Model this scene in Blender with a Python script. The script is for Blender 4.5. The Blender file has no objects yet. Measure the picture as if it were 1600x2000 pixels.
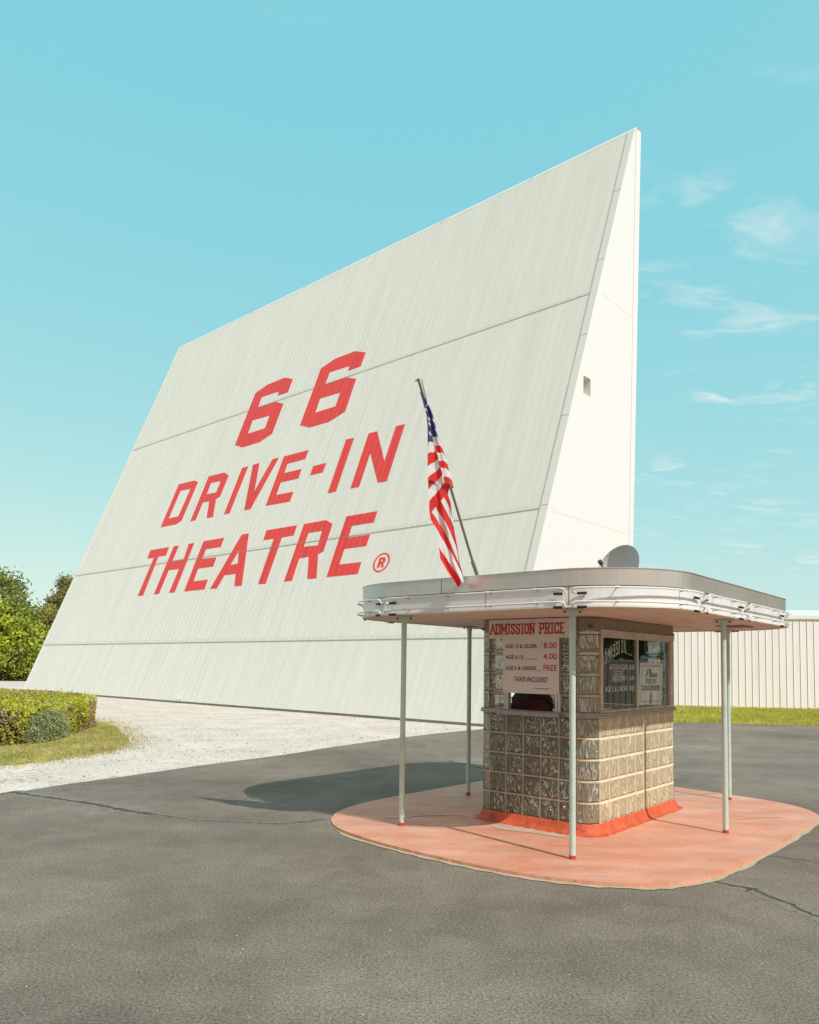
import bpy, bmesh, math, random
from math import radians, pi, sin, cos, sqrt, atan2
from mathutils import Vector, Matrix
from mathutils.geometry import tessellate_polygon
S = bpy.context.scene
rnd = random.Random(66)

# ------------------------------------------------------------ camera
cam_d = bpy.data.cameras.new("camera"); cam = bpy.data.objects.new("camera", cam_d)
S.collection.objects.link(cam); S.camera = cam
PIT, ROL = radians(3.53636), radians(0.77018)
fw = Vector((0, cos(PIT), sin(PIT))); up = Vector((0, -sin(PIT), cos(PIT))); rt = Vector((1, 0, 0))
rt2 = rt*cos(ROL)+up*sin(ROL); up2 = up*cos(ROL)-rt*sin(ROL)
M3 = Matrix((rt2, up2, -fw)).transposed()
cam.matrix_world = Matrix.Translation((0, 0, 1.6154)) @ M3.to_4x4()
cam_d.sensor_fit = 'HORIZONTAL'; cam_d.sensor_width = 36; cam_d.lens = 36*1484.03/1600
cam_d.shift_y = 207.03/1600; cam_d.clip_end = 3000; cam_d.clip_start = .05

# ------------------------------------------------------------ sky and sun
SUN = Vector((.655, -.790, 1.0)).normalized()
W = bpy.data.worlds.new("World"); S.world = W; W.use_nodes = True
nt = W.node_tree; nt.nodes.clear()
def N(t, **k):
    n = nt.nodes.new(t)
    for a, b in k.items(): setattr(n, a, b)
    return n
out = N('ShaderNodeOutputWorld'); bg = N('ShaderNodeBackground')
sky = N('ShaderNodeTexSky', sky_type='NISHITA'); sky.sun_disc = False
sky.sun_elevation = math.asin(SUN.z); sky.sun_rotation = atan2(SUN.x, SUN.y)
sky.air_density = 1.0; sky.dust_density = 1.6; sky.ozone_density = 1.0
# colour balance of the air (photograph is graded towards turquoise)
mulc = N('ShaderNodeMix', data_type='RGBA', blend_type='MULTIPLY'); mulc.inputs[0].default_value = 1
mulc.inputs[7].default_value = (1.15, 1.3, 1.0, 1)
nt.links.new(sky.outputs[0], mulc.inputs[6])
gam = N('ShaderNodeGamma'); gam.inputs[1].default_value = 0.8
nt.links.new(mulc.outputs[2], gam.inputs[0])
# pale haze that fills the whole summer sky
hm = N('ShaderNodeVectorMath', operation='MULTIPLY'); hm.inputs[1].default_value = (1.40, .60, .20); nt.links.new(gam.outputs[0], hm.inputs[0])
ha = N('ShaderNodeVectorMath', operation='ADD'); ha.inputs[1].default_value = (.50, 4.3, 5.75); nt.links.new(hm.outputs[0], ha.inputs[0])
# thin wispy clouds by direction
tc = N('ShaderNodeTexCoord'); sep = N('ShaderNodeSeparateXYZ'); nt.links.new(tc.outputs['Generated'], sep.inputs[0])
zz = N('ShaderNodeMath', operation='MAXIMUM'); zz.inputs[1].default_value = .03; nt.links.new(sep.outputs[2], zz.inputs[0])
zo = N('ShaderNodeMath', operation='ADD'); zo.inputs[1].default_value = .18; nt.links.new(zz.outputs[0], zo.inputs[0])
dx = N('ShaderNodeMath', operation='DIVIDE'); dy = N('ShaderNodeMath', operation='DIVIDE')
nt.links.new(sep.outputs[0], dx.inputs[0]); nt.links.new(zo.outputs[0], dx.inputs[1])
nt.links.new(sep.outputs[1], dy.inputs[0]); nt.links.new(zo.outputs[0], dy.inputs[1])
cb = N('ShaderNodeCombineXYZ'); nt.links.new(dx.outputs[0], cb.inputs[0]); nt.links.new(dy.outputs[0], cb.inputs[1])
mp = N('ShaderNodeMapping'); mp.inputs['Rotation'].default_value = (0, 0, radians(-38)); mp.inputs['Scale'].default_value = (1.0, 2.3, 1)
mp.inputs['Location'].default_value = (5.5, 6.8, 0)
nt.links.new(cb.outputs[0], mp.inputs[0])
n1 = N('ShaderNodeTexNoise'); n1.inputs['Scale'].default_value = 5.5; n1.inputs['Detail'].default_value = 8; n1.inputs['Roughness'].default_value = .58; n1.inputs['Distortion'].default_value = .5
nt.links.new(mp.outputs[0], n1.inputs[0])
n2 = N('ShaderNodeTexNoise'); n2.inputs['Scale'].default_value = 1.5; n2.inputs['Detail'].default_value = 3
nt.links.new(mp.outputs[0], n2.inputs[0])
r1 = N('ShaderNodeMapRange'); r1.inputs[1].default_value = .50; r1.inputs[2].default_value = .72; nt.links.new(n1.outputs[0], r1.inputs[0])
r2 = N('ShaderNodeMapRange'); r2.inputs[1].default_value = .44; r2.inputs[2].default_value = .62; nt.links.new(n2.outputs[0], r2.inputs[0])
# the wisps gather towards the east (the right of the view)
r3 = N('ShaderNodeMapRange'); r3.inputs[1].default_value = .14; r3.inputs[2].default_value = .36; r3.inputs[3].default_value = .05; r3.inputs[4].default_value = 1.0
nt.links.new(sep.outputs[0], r3.inputs[0])
m1 = N('ShaderNodeMath', operation='MULTIPLY'); nt.links.new(r1.outputs[0], m1.inputs[0]); nt.links.new(r2.outputs[0], m1.inputs[1])
m2 = N('ShaderNodeMath', operation='MULTIPLY'); nt.links.new(m1.outputs[0], m2.inputs[0]); nt.links.new(r3.outputs[0], m2.inputs[1])
m3 = N('ShaderNodeMath', operation='MULTIPLY'); m3.inputs[1].default_value = .62; nt.links.new(m2.outputs[0], m3.inputs[0])
r4 = N('ShaderNodeMapRange'); r4.inputs[1].default_value = .02; r4.inputs[2].default_value = .16; nt.links.new(sep.outputs[2], r4.inputs[0]); m4 = N('ShaderNodeMath', operation='MULTIPLY'); nt.links.new(m3.outputs[0], m4.inputs[0]); nt.links.new(r4.outputs[0], m4.inputs[1])
mixc = N('ShaderNodeMix', data_type='RGBA'); nt.links.new(m4.outputs[0], mixc.inputs[0]); nt.links.new(ha.outputs[0], mixc.inputs[6])
mixc.inputs[7].default_value = (8.0, 8.0*.99, 8.0*.95, 1)
# added warm veil in the unseen sky behind the camera, to neutralise and fill shade
vr = N('ShaderNodeMapRange', interpolation_type='SMOOTHSTEP'); vr.inputs[1].default_value = .25; vr.inputs[2].default_value = -.55; nt.links.new(sep.outputs[1], vr.inputs[0])
vm = N('ShaderNodeMath', operation='MULTIPLY'); vm.inputs[1].default_value = .85; nt.links.new(vr.outputs[0], vm.inputs[0])
mixv = N('ShaderNodeMix', data_type='RGBA'); nt.links.new(vm.outputs[0], mixv.inputs[0]); nt.links.new(mixc.outputs[2], mixv.inputs[6]); mixv.inputs[7].default_value = (5.0, 3.8, 3.3, 1)
nt.links.new(mixv.outputs[2], bg.inputs[0]); bg.inputs[1].default_value = 0.12
nt.links.new(bg.outputs[0], out.inputs[0])
sd = bpy.data.lights.new("sun", 'SUN'); sd.energy = 3.45; sd.angle = radians(.53); sd.color = (1, .972, .93)
so = bpy.data.objects.new("sun", sd); S.collection.objects.link(so); so.location = (30, -40, 50)
so.rotation_euler = (-SUN).to_track_quat('-Z', 'Y').to_euler()
vs = S.view_settings; vs.view_transform = 'Standard'; vs.look = 'None'; vs.exposure = 0; vs.gamma = 1; vs.use_curve_mapping = False

# ------------------------------------------------------------ materials
def mat(name, col, rough=.6, metal=0., var=.06, vscale=6., bump=0., bscale=30., spec=.5, col2=None, c2scale=2., c2lo=.45, c2hi=.6, detail=6, stretch=None, coord='Object', grain=0., gscale=200.):
    m = bpy.data.materials.new(name); m.use_nodes = True; t = m.node_tree; b = t.nodes['Principled BSDF']
    def nd(k, **kw):
        n = t.nodes.new(k)
        for a, v in kw.items(): setattr(n, a, v)
        return n
    L = t.links.new
    tcn = nd('ShaderNodeTexCoord'); src = tcn.outputs[coord]
    if stretch:
        mpn = nd('ShaderNodeMapping'); mpn.inputs['Scale'].default_value = stretch; L(src, mpn.inputs[0]); src = mpn.outputs[0]
    cur = None
    base = nd('ShaderNodeRGB'); base.outputs[0].default_value = (*col, 1); cur = base.outputs[0]
    if col2:
        n = nd('ShaderNodeTexNoise'); n.inputs['Scale'].default_value = c2scale; n.inputs['Detail'].default_value = detail; n.inputs['Roughness'].default_value = .62; L(src, n.inputs[0])
        r = nd('ShaderNodeMapRange'); r.inputs[1].default_value = c2lo; r.inputs[2].default_value = c2hi; L(n.outputs[0], r.inputs[0])
        x = nd('ShaderNodeMix', data_type='RGBA'); L(r.outputs[0], x.inputs[0]); L(cur, x.inputs[6]); x.inputs[7].default_value = (*col2, 1); cur = x.outputs[2]
    if var:
        n = nd('ShaderNodeTexNoise'); n.inputs['Scale'].default_value = vscale; n.inputs['Detail'].default_value = 7; n.inputs['Roughness'].default_value = .6; L(src, n.inputs[0])
        r = nd('ShaderNodeMapRange'); r.inputs[1].default_value = .3; r.inputs[2].default_value = .7; r.inputs[3].default_value = 1-var; r.inputs[4].default_value = 1+var; L(n.outputs[0], r.inputs[0])
        x = nd('ShaderNodeVectorMath', operation='SCALE'); L(cur, x.inputs[0]); L(r.outputs[0], x.inputs[3]); cur = x.outputs[0]
    if grain:
        n = nd('ShaderNodeTexNoise'); n.inputs['Scale'].default_value = gscale; n.inputs['Detail'].default_value = 2; L(src, n.inputs[0])
        r = nd('ShaderNodeMapRange'); r.inputs[1].default_value = .3; r.inputs[2].default_value = .7; r.inputs[3].default_value = 1-grain; r.inputs[4].default_value = 1+grain; L(n.outputs[0], r.inputs[0])
        x = nd('ShaderNodeVectorMath', operation='SCALE'); L(cur, x.inputs[0]); L(r.outputs[0], x.inputs[3]); cur = x.outputs[0]
    L(cur, b.inputs['Base Color'])
    b.inputs['Roughness'].default_value = rough; b.inputs['Metallic'].default_value = metal; b.inputs['Specular IOR Level'].default_value = spec
    if bump:
        n = nd('ShaderNodeTexNoise'); n.inputs['Scale'].default_value = bscale; n.inputs['Detail'].default_value = 5; L(src, n.inputs[0])
        bp = nd('ShaderNodeBump'); bp.inputs['Strength'].default_value = bump; bp.inputs['Distance'].default_value = .01; L(n.outputs[0], bp.inputs['Height']); L(bp.outputs[0], b.inputs['Normal'])
    return m
def nodes(m): return m.node_tree.nodes, m.node_tree.links.new

M = {}
M['face'] = mat('screen_back_paint', (.81, .815, .745), .55, var=.02, vscale=1.2, stretch=(6, 1, .25), col2=(.735, .755, .685), c2scale=.5, c2lo=.4, c2hi=.75, bump=.06, bscale=5, spec=.3)
M['lap'] = mat('lap_paint', (.72, .735, .66), .6, var=.05, vscale=3)
M['dark_line'] = mat('painted_shadow_and_joint', (.30, .32, .27), .8, var=.2, vscale=4)  # dark colour for painted shadow lines under laps, also trim joints and plinth
M['rib'] = mat('rib_paint', (.80, .805, .735), .5, var=.03)
M['groove'] = mat('rib_groove', (.52, .56, .48), .6, var=.1, vscale=2)
M['endw'] = mat('end_wall_paint', (.83, .825, .83), .5, var=.015, vscale=1.5, spec=.3)
M['trimp'] = mat('trim_paint', (.79, .79, .72), .5, var=.03)
M['red'] = mat('lettering_red_paint', (.86, .062, .055), .5, var=.10, vscale=1.5, stretch=(8, 1, .5), col2=(.78, .065, .055), c2scale=1.5, spec=.3)
def per_panel(m, amt, line=None, lo=.0):
    ns, L = nodes(m); b = ns['Principled BSDF']; cur = b.inputs['Base Color'].links[0].from_socket
    tcn = ns.new('ShaderNodeTexCoord'); sp = ns.new('ShaderNodeSeparateXYZ'); L(tcn.outputs['Object'], sp.inputs[0])
    def mth(op, a, c):
        n = ns.new('ShaderNodeMath'); n.operation = op
        for i, q_ in enumerate((a, c)):
            if isinstance(q_, (int, float)): n.inputs[i].default_value = q_
            else: L(q_, n.inputs[i])
        return n.outputs[0]
    c = mth('DIVIDE', mth('SUBTRACT', sp.outputs[0], .26), .3048); fl_ = mth('FLOOR', c, 0)
    wn = ns.new('ShaderNodeTexWhiteNoise'); cv = ns.new('ShaderNodeCombineXYZ'); L(fl_, cv.inputs[0])
    bz = mth('ADD', mth('GREATER_THAN', sp.outputs[2], 2.41), mth('ADD', mth('GREATER_THAN', sp.outputs[2], 6.26), mth('GREATER_THAN', sp.outputs[2], 13.98))); L(bz, cv.inputs[1]); L(cv.outputs[0], wn.inputs['Vector'])
    r = ns.new('ShaderNodeMapRange'); r.inputs[3].default_value = 1-amt; r.inputs[4].default_value = 1+amt; L(wn.outputs['Value'], r.inputs[0])
    sv = ns.new('ShaderNodeVectorMath'); sv.operation = 'SCALE'; L(cur, sv.inputs[0]); L(r.outputs[0], sv.inputs[3]); cur = sv.outputs[0]
    # darker, duller long vertical streaks, stronger low down
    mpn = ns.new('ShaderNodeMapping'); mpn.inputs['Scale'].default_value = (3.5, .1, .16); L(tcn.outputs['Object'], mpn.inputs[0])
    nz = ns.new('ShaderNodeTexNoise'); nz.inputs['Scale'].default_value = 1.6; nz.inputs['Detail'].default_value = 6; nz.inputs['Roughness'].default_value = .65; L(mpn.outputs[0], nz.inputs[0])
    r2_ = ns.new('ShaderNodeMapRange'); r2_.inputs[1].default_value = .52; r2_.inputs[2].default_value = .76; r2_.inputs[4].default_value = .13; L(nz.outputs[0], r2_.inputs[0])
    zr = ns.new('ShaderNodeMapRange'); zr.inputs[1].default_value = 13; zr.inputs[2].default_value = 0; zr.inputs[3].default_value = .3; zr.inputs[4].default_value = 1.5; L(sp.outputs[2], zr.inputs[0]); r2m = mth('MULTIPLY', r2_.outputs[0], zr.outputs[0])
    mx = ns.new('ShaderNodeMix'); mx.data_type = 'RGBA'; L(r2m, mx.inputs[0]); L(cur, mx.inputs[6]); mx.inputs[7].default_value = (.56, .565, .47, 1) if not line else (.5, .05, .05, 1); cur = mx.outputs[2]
    if line:
        f_ = mth('FRACT', c, 0); e = mth('LESS_THAN', f_, .05); e2 = mth('MULTIPLY', e, .55)
        mx = ns.new('ShaderNodeMix'); mx.data_type = 'RGBA'; L(e2, mx.inputs[0]); L(cur, mx.inputs[6]); mx.inputs[7].default_value = line; cur = mx.outputs[2]
    L(cur, b.inputs['Base Color'])
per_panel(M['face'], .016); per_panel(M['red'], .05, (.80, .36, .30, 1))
M['hole'] = mat('vent_inside', (.25, .32, .22), .8)
M['bwhite'] = mat('white_metal_siding', (.88, .86, .90), .45, var=.015, vscale=1, spec=.3)
M['bgroove'] = mat('siding_groove', (.50, .48, .45), .6)
M['btrim'] = mat('white_roof_trim', (.86, .85, .82), .4)
M['steel'] = mat('brushed_steel', (.62, .59, .545), .30, metal=.5, var=.07, vscale=2.5, stretch=(1, 1, .6), col2=(.55, .525, .485), c2scale=1.3, bump=.06, bscale=60)
M['fascia'] = mat('white_fascia_enamel', (.80, .80, .80), .3, var=.03, vscale=5, col2=(.70, .66, .60), c2scale=2.5, c2lo=.62, c2hi=.8)
M['lip'] = mat('fascia_lip', (.76, .72, .64), .5, var=.08, vscale=9, col2=(.42, .30, .2), c2scale=7, c2lo=.66, c2hi=.76)
M['tube'] = mat('neon_tube_glass', (.86, .84, .80), .12, var=.02)
M['black'] = mat('black_rubber', (.02, .02, .02), .5)
M['dark'] = mat('dark_metal', (.10, .09, .08), .55, var=.15)
M['soffit'] = mat('soffit_boards', (.74, .60, .50), .65, var=.12, vscale=2, stretch=(1, 7, 1), col2=(.62, .47, .37), c2scale=1.6, c2lo=.45, c2hi=.7)
M['hatch'] = mat('soffit_hatch', (.25, .12, .07), .7)
M['post'] = mat('mint_post_paint', (.54, .66, .59), .4, var=.05, vscale=8, col2=(.46, .55, .48), c2scale=5, c2lo=.55, c2hi=.75, bump=.1)
M['oxide'] = mat('red_oxide_paint', (.50, .07, .03), .6, var=.12, vscale=30, bump=.8, bscale=120)
M['cove'] = mat('orange_red_cove_paint', (.64, .115, .042), .6, var=.14, vscale=7, bump=1.0, bscale=60, col2=(.42, .075, .04), c2scale=9, c2lo=.52, c2hi=.68)
M['mortar'] = mat('glass_block_mortar_sunlit', (.74, .66, .46), .7, var=.14, vscale=9, bump=.4, bscale=60)
M['mortar2'] = mat('glass_block_mortar_shaded', (.43, .375, .275), .7, var=.2, vscale=9, bump=.4, bscale=60)  # darker mortar copy paints the sides in shade; the paler one the sunlit side
M['sill'] = mat('sill_metal', (.34, .30, .30), .38, metal=.6, var=.12, vscale=12)
M['alum'] = mat('window_frame_metal', (.55, .52, .47), .4, metal=.5, var=.08, vscale=14)
M['wood'] = mat('weathered_brown_panel', (.27, .205, .155), .6, var=.18, vscale=8, bump=.3)
M['frame'] = mat('tan_window_frame', (.50, .41, .33), .5, var=.12, vscale=12, col2=(.6, .52, .42), c2scale=9)
M['board'] = mat('sign_board_white', (.68, .63, .60), .45, var=.025, vscale=6, col2=(.60, .53, .49), c2scale=2.5, c2lo=.6, c2hi=.85)
M['signred'] = mat('sign_red_paint', (.52, .03, .02), .5, var=.05)
M['signblack'] = mat('sign_black_paint', (.03, .03, .035), .5)
M['paper'] = mat('notice_white', (.93, .93, .92), .5, var=.01)
M['gold'] = mat('notice_gold', (.50, .27, .10), .5, var=.2, vscale=60)
M['rust'] = mat('notice_border', (.32, .09, .06), .5)
M['maroon'] = mat('maroon_vinyl', (.16, .025, .022), .5, var=.1)
M['brownv'] = mat('brown_veneer', (.11, .05, .03), .45, var=.2, vscale=12)
M['dgreen'] = mat('dark_green_wall', (.045, .06, .048), .6, var=.2)
M['floorin'] = mat('booth_floor', (.16, .13, .10), .7, var=.2)
M['white_letter'] = mat('window_white_lettering', (.70, .72, .70), .5)
M['dnotice'] = mat('dark_notice', (.05, .06, .06), .5)
M['pole'] = mat('flag_pole_metal', (.30, .27, .23), .35, metal=.7, var=.1, vscale=20)
M['fred'] = mat('flag_red', (.78, .035, .03), .7, var=.05, vscale=15)
M['fwhite'] = mat('flag_white', (.84, .83, .80), .7, var=.03, vscale=15)
M['fblue'] = mat('flag_blue', (.055, .065, .20), .7, var=.12, vscale=15)
for k in ('fred', 'fwhite', 'fblue'):
    ns, L = nodes(M[k]); b = ns['Principled BSDF']; tr = ns.new('ShaderNodeBsdfTranslucent'); mx = ns.new('ShaderNodeMixShader'); mx.inputs[0].default_value = .25
    L(b.inputs['Base Color'].links[0].from_socket, tr.inputs[0]); L(b.outputs[0], mx.inputs[1]); L(tr.outputs[0], mx.inputs[2]); L(mx.outputs[0], ns['Material Output'].inputs[0])
M['dish'] = mat('dish_grey', (.62, .62, .61), .5, var=.04)
M['bark'] = mat('bark', (.12, .09, .06), .9, var=.3, vscale=10, bump=.6)
def leafmat(name, c, c2, tl=.35):
    m = mat(name, c, .55, var=.35, vscale=.9, col2=c2, c2scale=.45, c2lo=.42, c2hi=.6, spec=.25, grain=.4, gscale=9)
    ns, L = nodes(m); b = ns['Principled BSDF']; tr = ns.new('ShaderNodeBsdfTranslucent'); mx = ns.new('ShaderNodeMixShader'); mx.inputs[0].default_value = tl
    L(b.inputs['Base Color'].links[0].from_socket, tr.inputs[0]); L(b.outputs[0], mx.inputs[1]); L(tr.outputs[0], mx.inputs[2]); L(mx.outputs[0], ns['Material Output'].inputs[0])
    return m
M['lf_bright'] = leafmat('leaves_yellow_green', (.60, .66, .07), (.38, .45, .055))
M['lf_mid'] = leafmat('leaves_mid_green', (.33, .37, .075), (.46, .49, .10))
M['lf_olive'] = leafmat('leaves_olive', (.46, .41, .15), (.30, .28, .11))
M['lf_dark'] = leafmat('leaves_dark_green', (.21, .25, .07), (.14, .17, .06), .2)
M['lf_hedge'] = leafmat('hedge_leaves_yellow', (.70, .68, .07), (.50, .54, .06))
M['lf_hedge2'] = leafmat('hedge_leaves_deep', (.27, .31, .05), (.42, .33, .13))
M['lf_brown'] = leafmat('hedge_leaves_reddish', (.50, .33, .22), (.42, .34, .18))
M['lf_jun'] = leafmat('juniper_leaves_grey_green', (.40, .46, .22), (.26, .31, .16), .2)
M['grassb'] = leafmat('grass_blades', (.40, .42, .08), (.48, .40, .16), .3)
M['grassr'] = leafmat('grass_blades_bright', (.52, .52, .08), (.45, .43, .11), .3)
M['twig'] = mat('twigs', (.05, .035, .02), .9)
M['grassg'] = mat('grass_ground', (.36, .35, .12), .9, var=.25, vscale=2.5, col2=(.48, .40, .22), c2scale=1.2, grain=.4, gscale=40)
M['grassfar'] = mat('grass_ground_bright', (.42, .42, .09), .9, var=.2, vscale=1.5, col2=(.48, .44, .16), c2scale=.5, grain=.35, gscale=30)
M['ground'] = mat('meadow', (.16, .18, .05), .9, var=.3, vscale=.2)

# asphalt: aggregate grain, worn lighter patches, a few darker streaks
m = mat('asphalt_surface', (.178, .149, .119), .82, var=.16, vscale=.45, col2=(.222, .187, .150), c2scale=.22, c2lo=.42, c2hi=.6, grain=.40, gscale=190, spec=.25, bump=.25, bscale=240)
M['asphalt'] = m
ns, L = nodes(m); b = ns['Principled BSDF']; cur = b.inputs['Base Color'].links[0].from_socket
tcn = ns.new('ShaderNodeTexCoord')
v = ns.new('ShaderNodeTexVoronoi'); v.inputs['Scale'].default_value = 85; L(tcn.outputs['Object'], v.inputs['Vector'])
sx = ns.new('ShaderNodeSeparateXYZ'); L(v.outputs['Color'], sx.inputs[0])
g1 = ns.new('ShaderNodeMath'); g1.operation = 'GREATER_THAN'; g1.inputs[1].default_value = .965; L(sx.outputs[0], g1.inputs[0])
g2 = ns.new('ShaderNodeMath'); g2.operation = 'LESS_THAN'; g2.inputs[1].default_value = .33; L(v.outputs['Distance'], g2.inputs[0])
g3 = ns.new('ShaderNodeMath'); g3.operation = 'MULTIPLY'; L(g1.outputs[0], g3.inputs[0]); L(g2.outputs[0], g3.inputs[1])
g4 = ns.new('ShaderNodeMath'); g4.operation = 'MULTIPLY'; g4.inputs[1].default_value = .6; L(g3.outputs[0], g4.inputs[0])
mx = ns.new('ShaderNodeMix'); mx.data_type = 'RGBA'; mx.inputs[7].default_value = (.42, .38, .30, 1); L(g4.outputs[0], mx.inputs[0]); L(cur, mx.inputs[6])
g0 = ns.new('ShaderNodeTexNoise'); g0.inputs['Scale'].default_value = 60; g0.inputs['Detail'].default_value = 4; g0.inputs['Roughness'].default_value = .8; L(tcn.outputs['Object'], g0.inputs[0])
g00 = ns.new('ShaderNodeMapRange'); g00.inputs[1].default_value = .3; g00.inputs[2].default_value = .7; g00.inputs[3].default_value = .25; g00.inputs[4].default_value = 1.85; L(g0.outputs[0], g00.inputs[0])
g5 = ns.new('ShaderNodeTexNoise'); g5.inputs['Scale'].default_value = 2.6; g5.inputs['Detail'].default_value = 8; g5.inputs['Roughness'].default_value = .7; g5.inputs['Distortion'].default_value = .6; L(tcn.outputs['Object'], g5.inputs[0])
g6 = ns.new('ShaderNodeMapRange'); g6.inputs[1].default_value = .34; g6.inputs[2].default_value = .66; g6.inputs[3].default_value = .86; g6.inputs[4].default_value = 1.14; L(g5.outputs[0], g6.inputs[0])
g7 = ns.new('ShaderNodeMath'); g7.operation = 'MULTIPLY'; L(g6.outputs[0], g7.inputs[0]); L(g00.outputs[0], g7.inputs[1])
g8 = ns.new('ShaderNodeVectorMath'); g8.operation = 'SCALE'; L(cur, g8.inputs[0]); L(g7.outputs[0], g8.inputs[3]); L(g8.outputs[0], mx.inputs[6])
# long tyre-polished streaks
mpn = ns.new('ShaderNodeMapping'); mpn.inputs['Rotation'].default_value = (0, 0, radians(-25)); mpn.inputs['Scale'].default_value = (.16, .9, 1); L(tcn.outputs['Object'], mpn.inputs[0])
st = ns.new('ShaderNodeTexNoise'); st.inputs['Scale'].default_value = 1.0; st.inputs['Detail'].default_value = 5; L(mpn.outputs[0], st.inputs[0])
sr = ns.new('ShaderNodeMapRange'); sr.inputs[1].default_value = .35; sr.inputs[2].default_value = .68; sr.inputs[3].default_value = .86; sr.inputs[4].default_value = 1.10; L(st.outputs[0], sr.inputs[0])
sv = ns.new('ShaderNodeVectorMath'); sv.operation = 'SCALE'; L(mx.outputs[2], sv.inputs[0]); L(sr.outputs[0], sv.inputs[3])
L(sv.outputs[0], b.inputs['Base Color'])
M['crack'] = mat('crack_dark', (.075, .060, .045), .9, var=.3, vscale=20)
M['crackf'] = mat('crack_filler', (.21, .19, .155), .9, var=.2, vscale=8, grain=.3, gscale=60)
M['sand'] = mat('pale_joint_grit', (.55, .47, .33), .9, var=.2, vscale=30, bump=1, bscale=150)
M['gravel'] = mat('white_gravel_surface', (.68, .60, .525), .9, var=.12, vscale=.9, grain=.32, gscale=34, bump=1.0, bscale=45, col2=(.52, .46, .37), c2scale=1.4, c2lo=.58, c2hi=.75)
ns, L = nodes(M['gravel']); b = ns['Principled BSDF']; cur = b.inputs['Base Color'].links[0].from_socket
tcn = ns.new('ShaderNodeTexCoord'); v = ns.new('ShaderNodeTexVoronoi'); v.inputs['Scale'].default_value = 17; L(tcn.outputs['Object'], v.inputs['Vector'])
sx = ns.new('ShaderNodeSeparateXYZ'); L(v.outputs['Color'], sx.inputs[0])
nz = ns.new('ShaderNodeTexNoise'); nz.inputs['Scale'].default_value = .8; L(tcn.outputs['Object'], nz.inputs[0])
ad = ns.new('ShaderNodeMath'); ad.operation = 'ADD'; L(sx.outputs[0], ad.inputs[0]); L(nz.outputs[0], ad.inputs[1])
g1 = ns.new('ShaderNodeMath'); g1.operation = 'GREATER_THAN'; g1.inputs[1].default_value = 1.44; L(ad.outputs[0], g1.inputs[0])
g4 = ns.new('ShaderNodeMath'); g4.operation = 'MULTIPLY'; g4.inputs[1].default_value = .55; L(g1.outputs[0], g4.inputs[0])
mx = ns.new('ShaderNodeMix'); mx.data_type = 'RGBA'; mx.inputs[7].default_value = (.28, .25, .15, 1); L(g4.outputs[0], mx.inputs[0]); L(cur, mx.inputs[6]); L(mx.outputs[2], b.inputs['Base Color'])
M['island'] = mat('salmon_painted_concrete', (.66, .28, .17), .55, var=.12, vscale=1.4, col2=(.70, .37, .265), c2scale=1.5, c2lo=.4, c2hi=.62, bump=.35, bscale=35, grain=.09, gscale=40, spec=.4, stretch=(1, 2.2, 1))
ns, L = nodes(M['island']); b = ns['Principled BSDF']; cur = b.inputs['Base Color'].links[0].from_socket   # paint worn through to grey concrete
tcn = ns.new('ShaderNodeTexCoord'); nz = ns.new('ShaderNodeTexNoise'); nz.inputs['Scale'].default_value = 4.5; nz.inputs['Detail'].default_value = 9; nz.inputs['Roughness'].default_value = .7; L(tcn.outputs['Object'], nz.inputs[0])
r = ns.new('ShaderNodeMapRange'); r.inputs[1].default_value = .60; r.inputs[2].default_value = .74; r.inputs[4].default_value = .6; L(nz.outputs[0], r.inputs[0])
mx = ns.new('ShaderNodeMix'); mx.data_type = 'RGBA'; mx.inputs[7].default_value = (.72, .52, .40, 1); L(r.outputs[0], mx.inputs[0]); L(cur, mx.inputs[6]); L(mx.outputs[2], b.inputs['Base Color'])
M['islandworn'] = mat('worn_pale_concrete', (.56, .44, .32), .7, var=.15, vscale=9, bump=.4)

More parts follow.
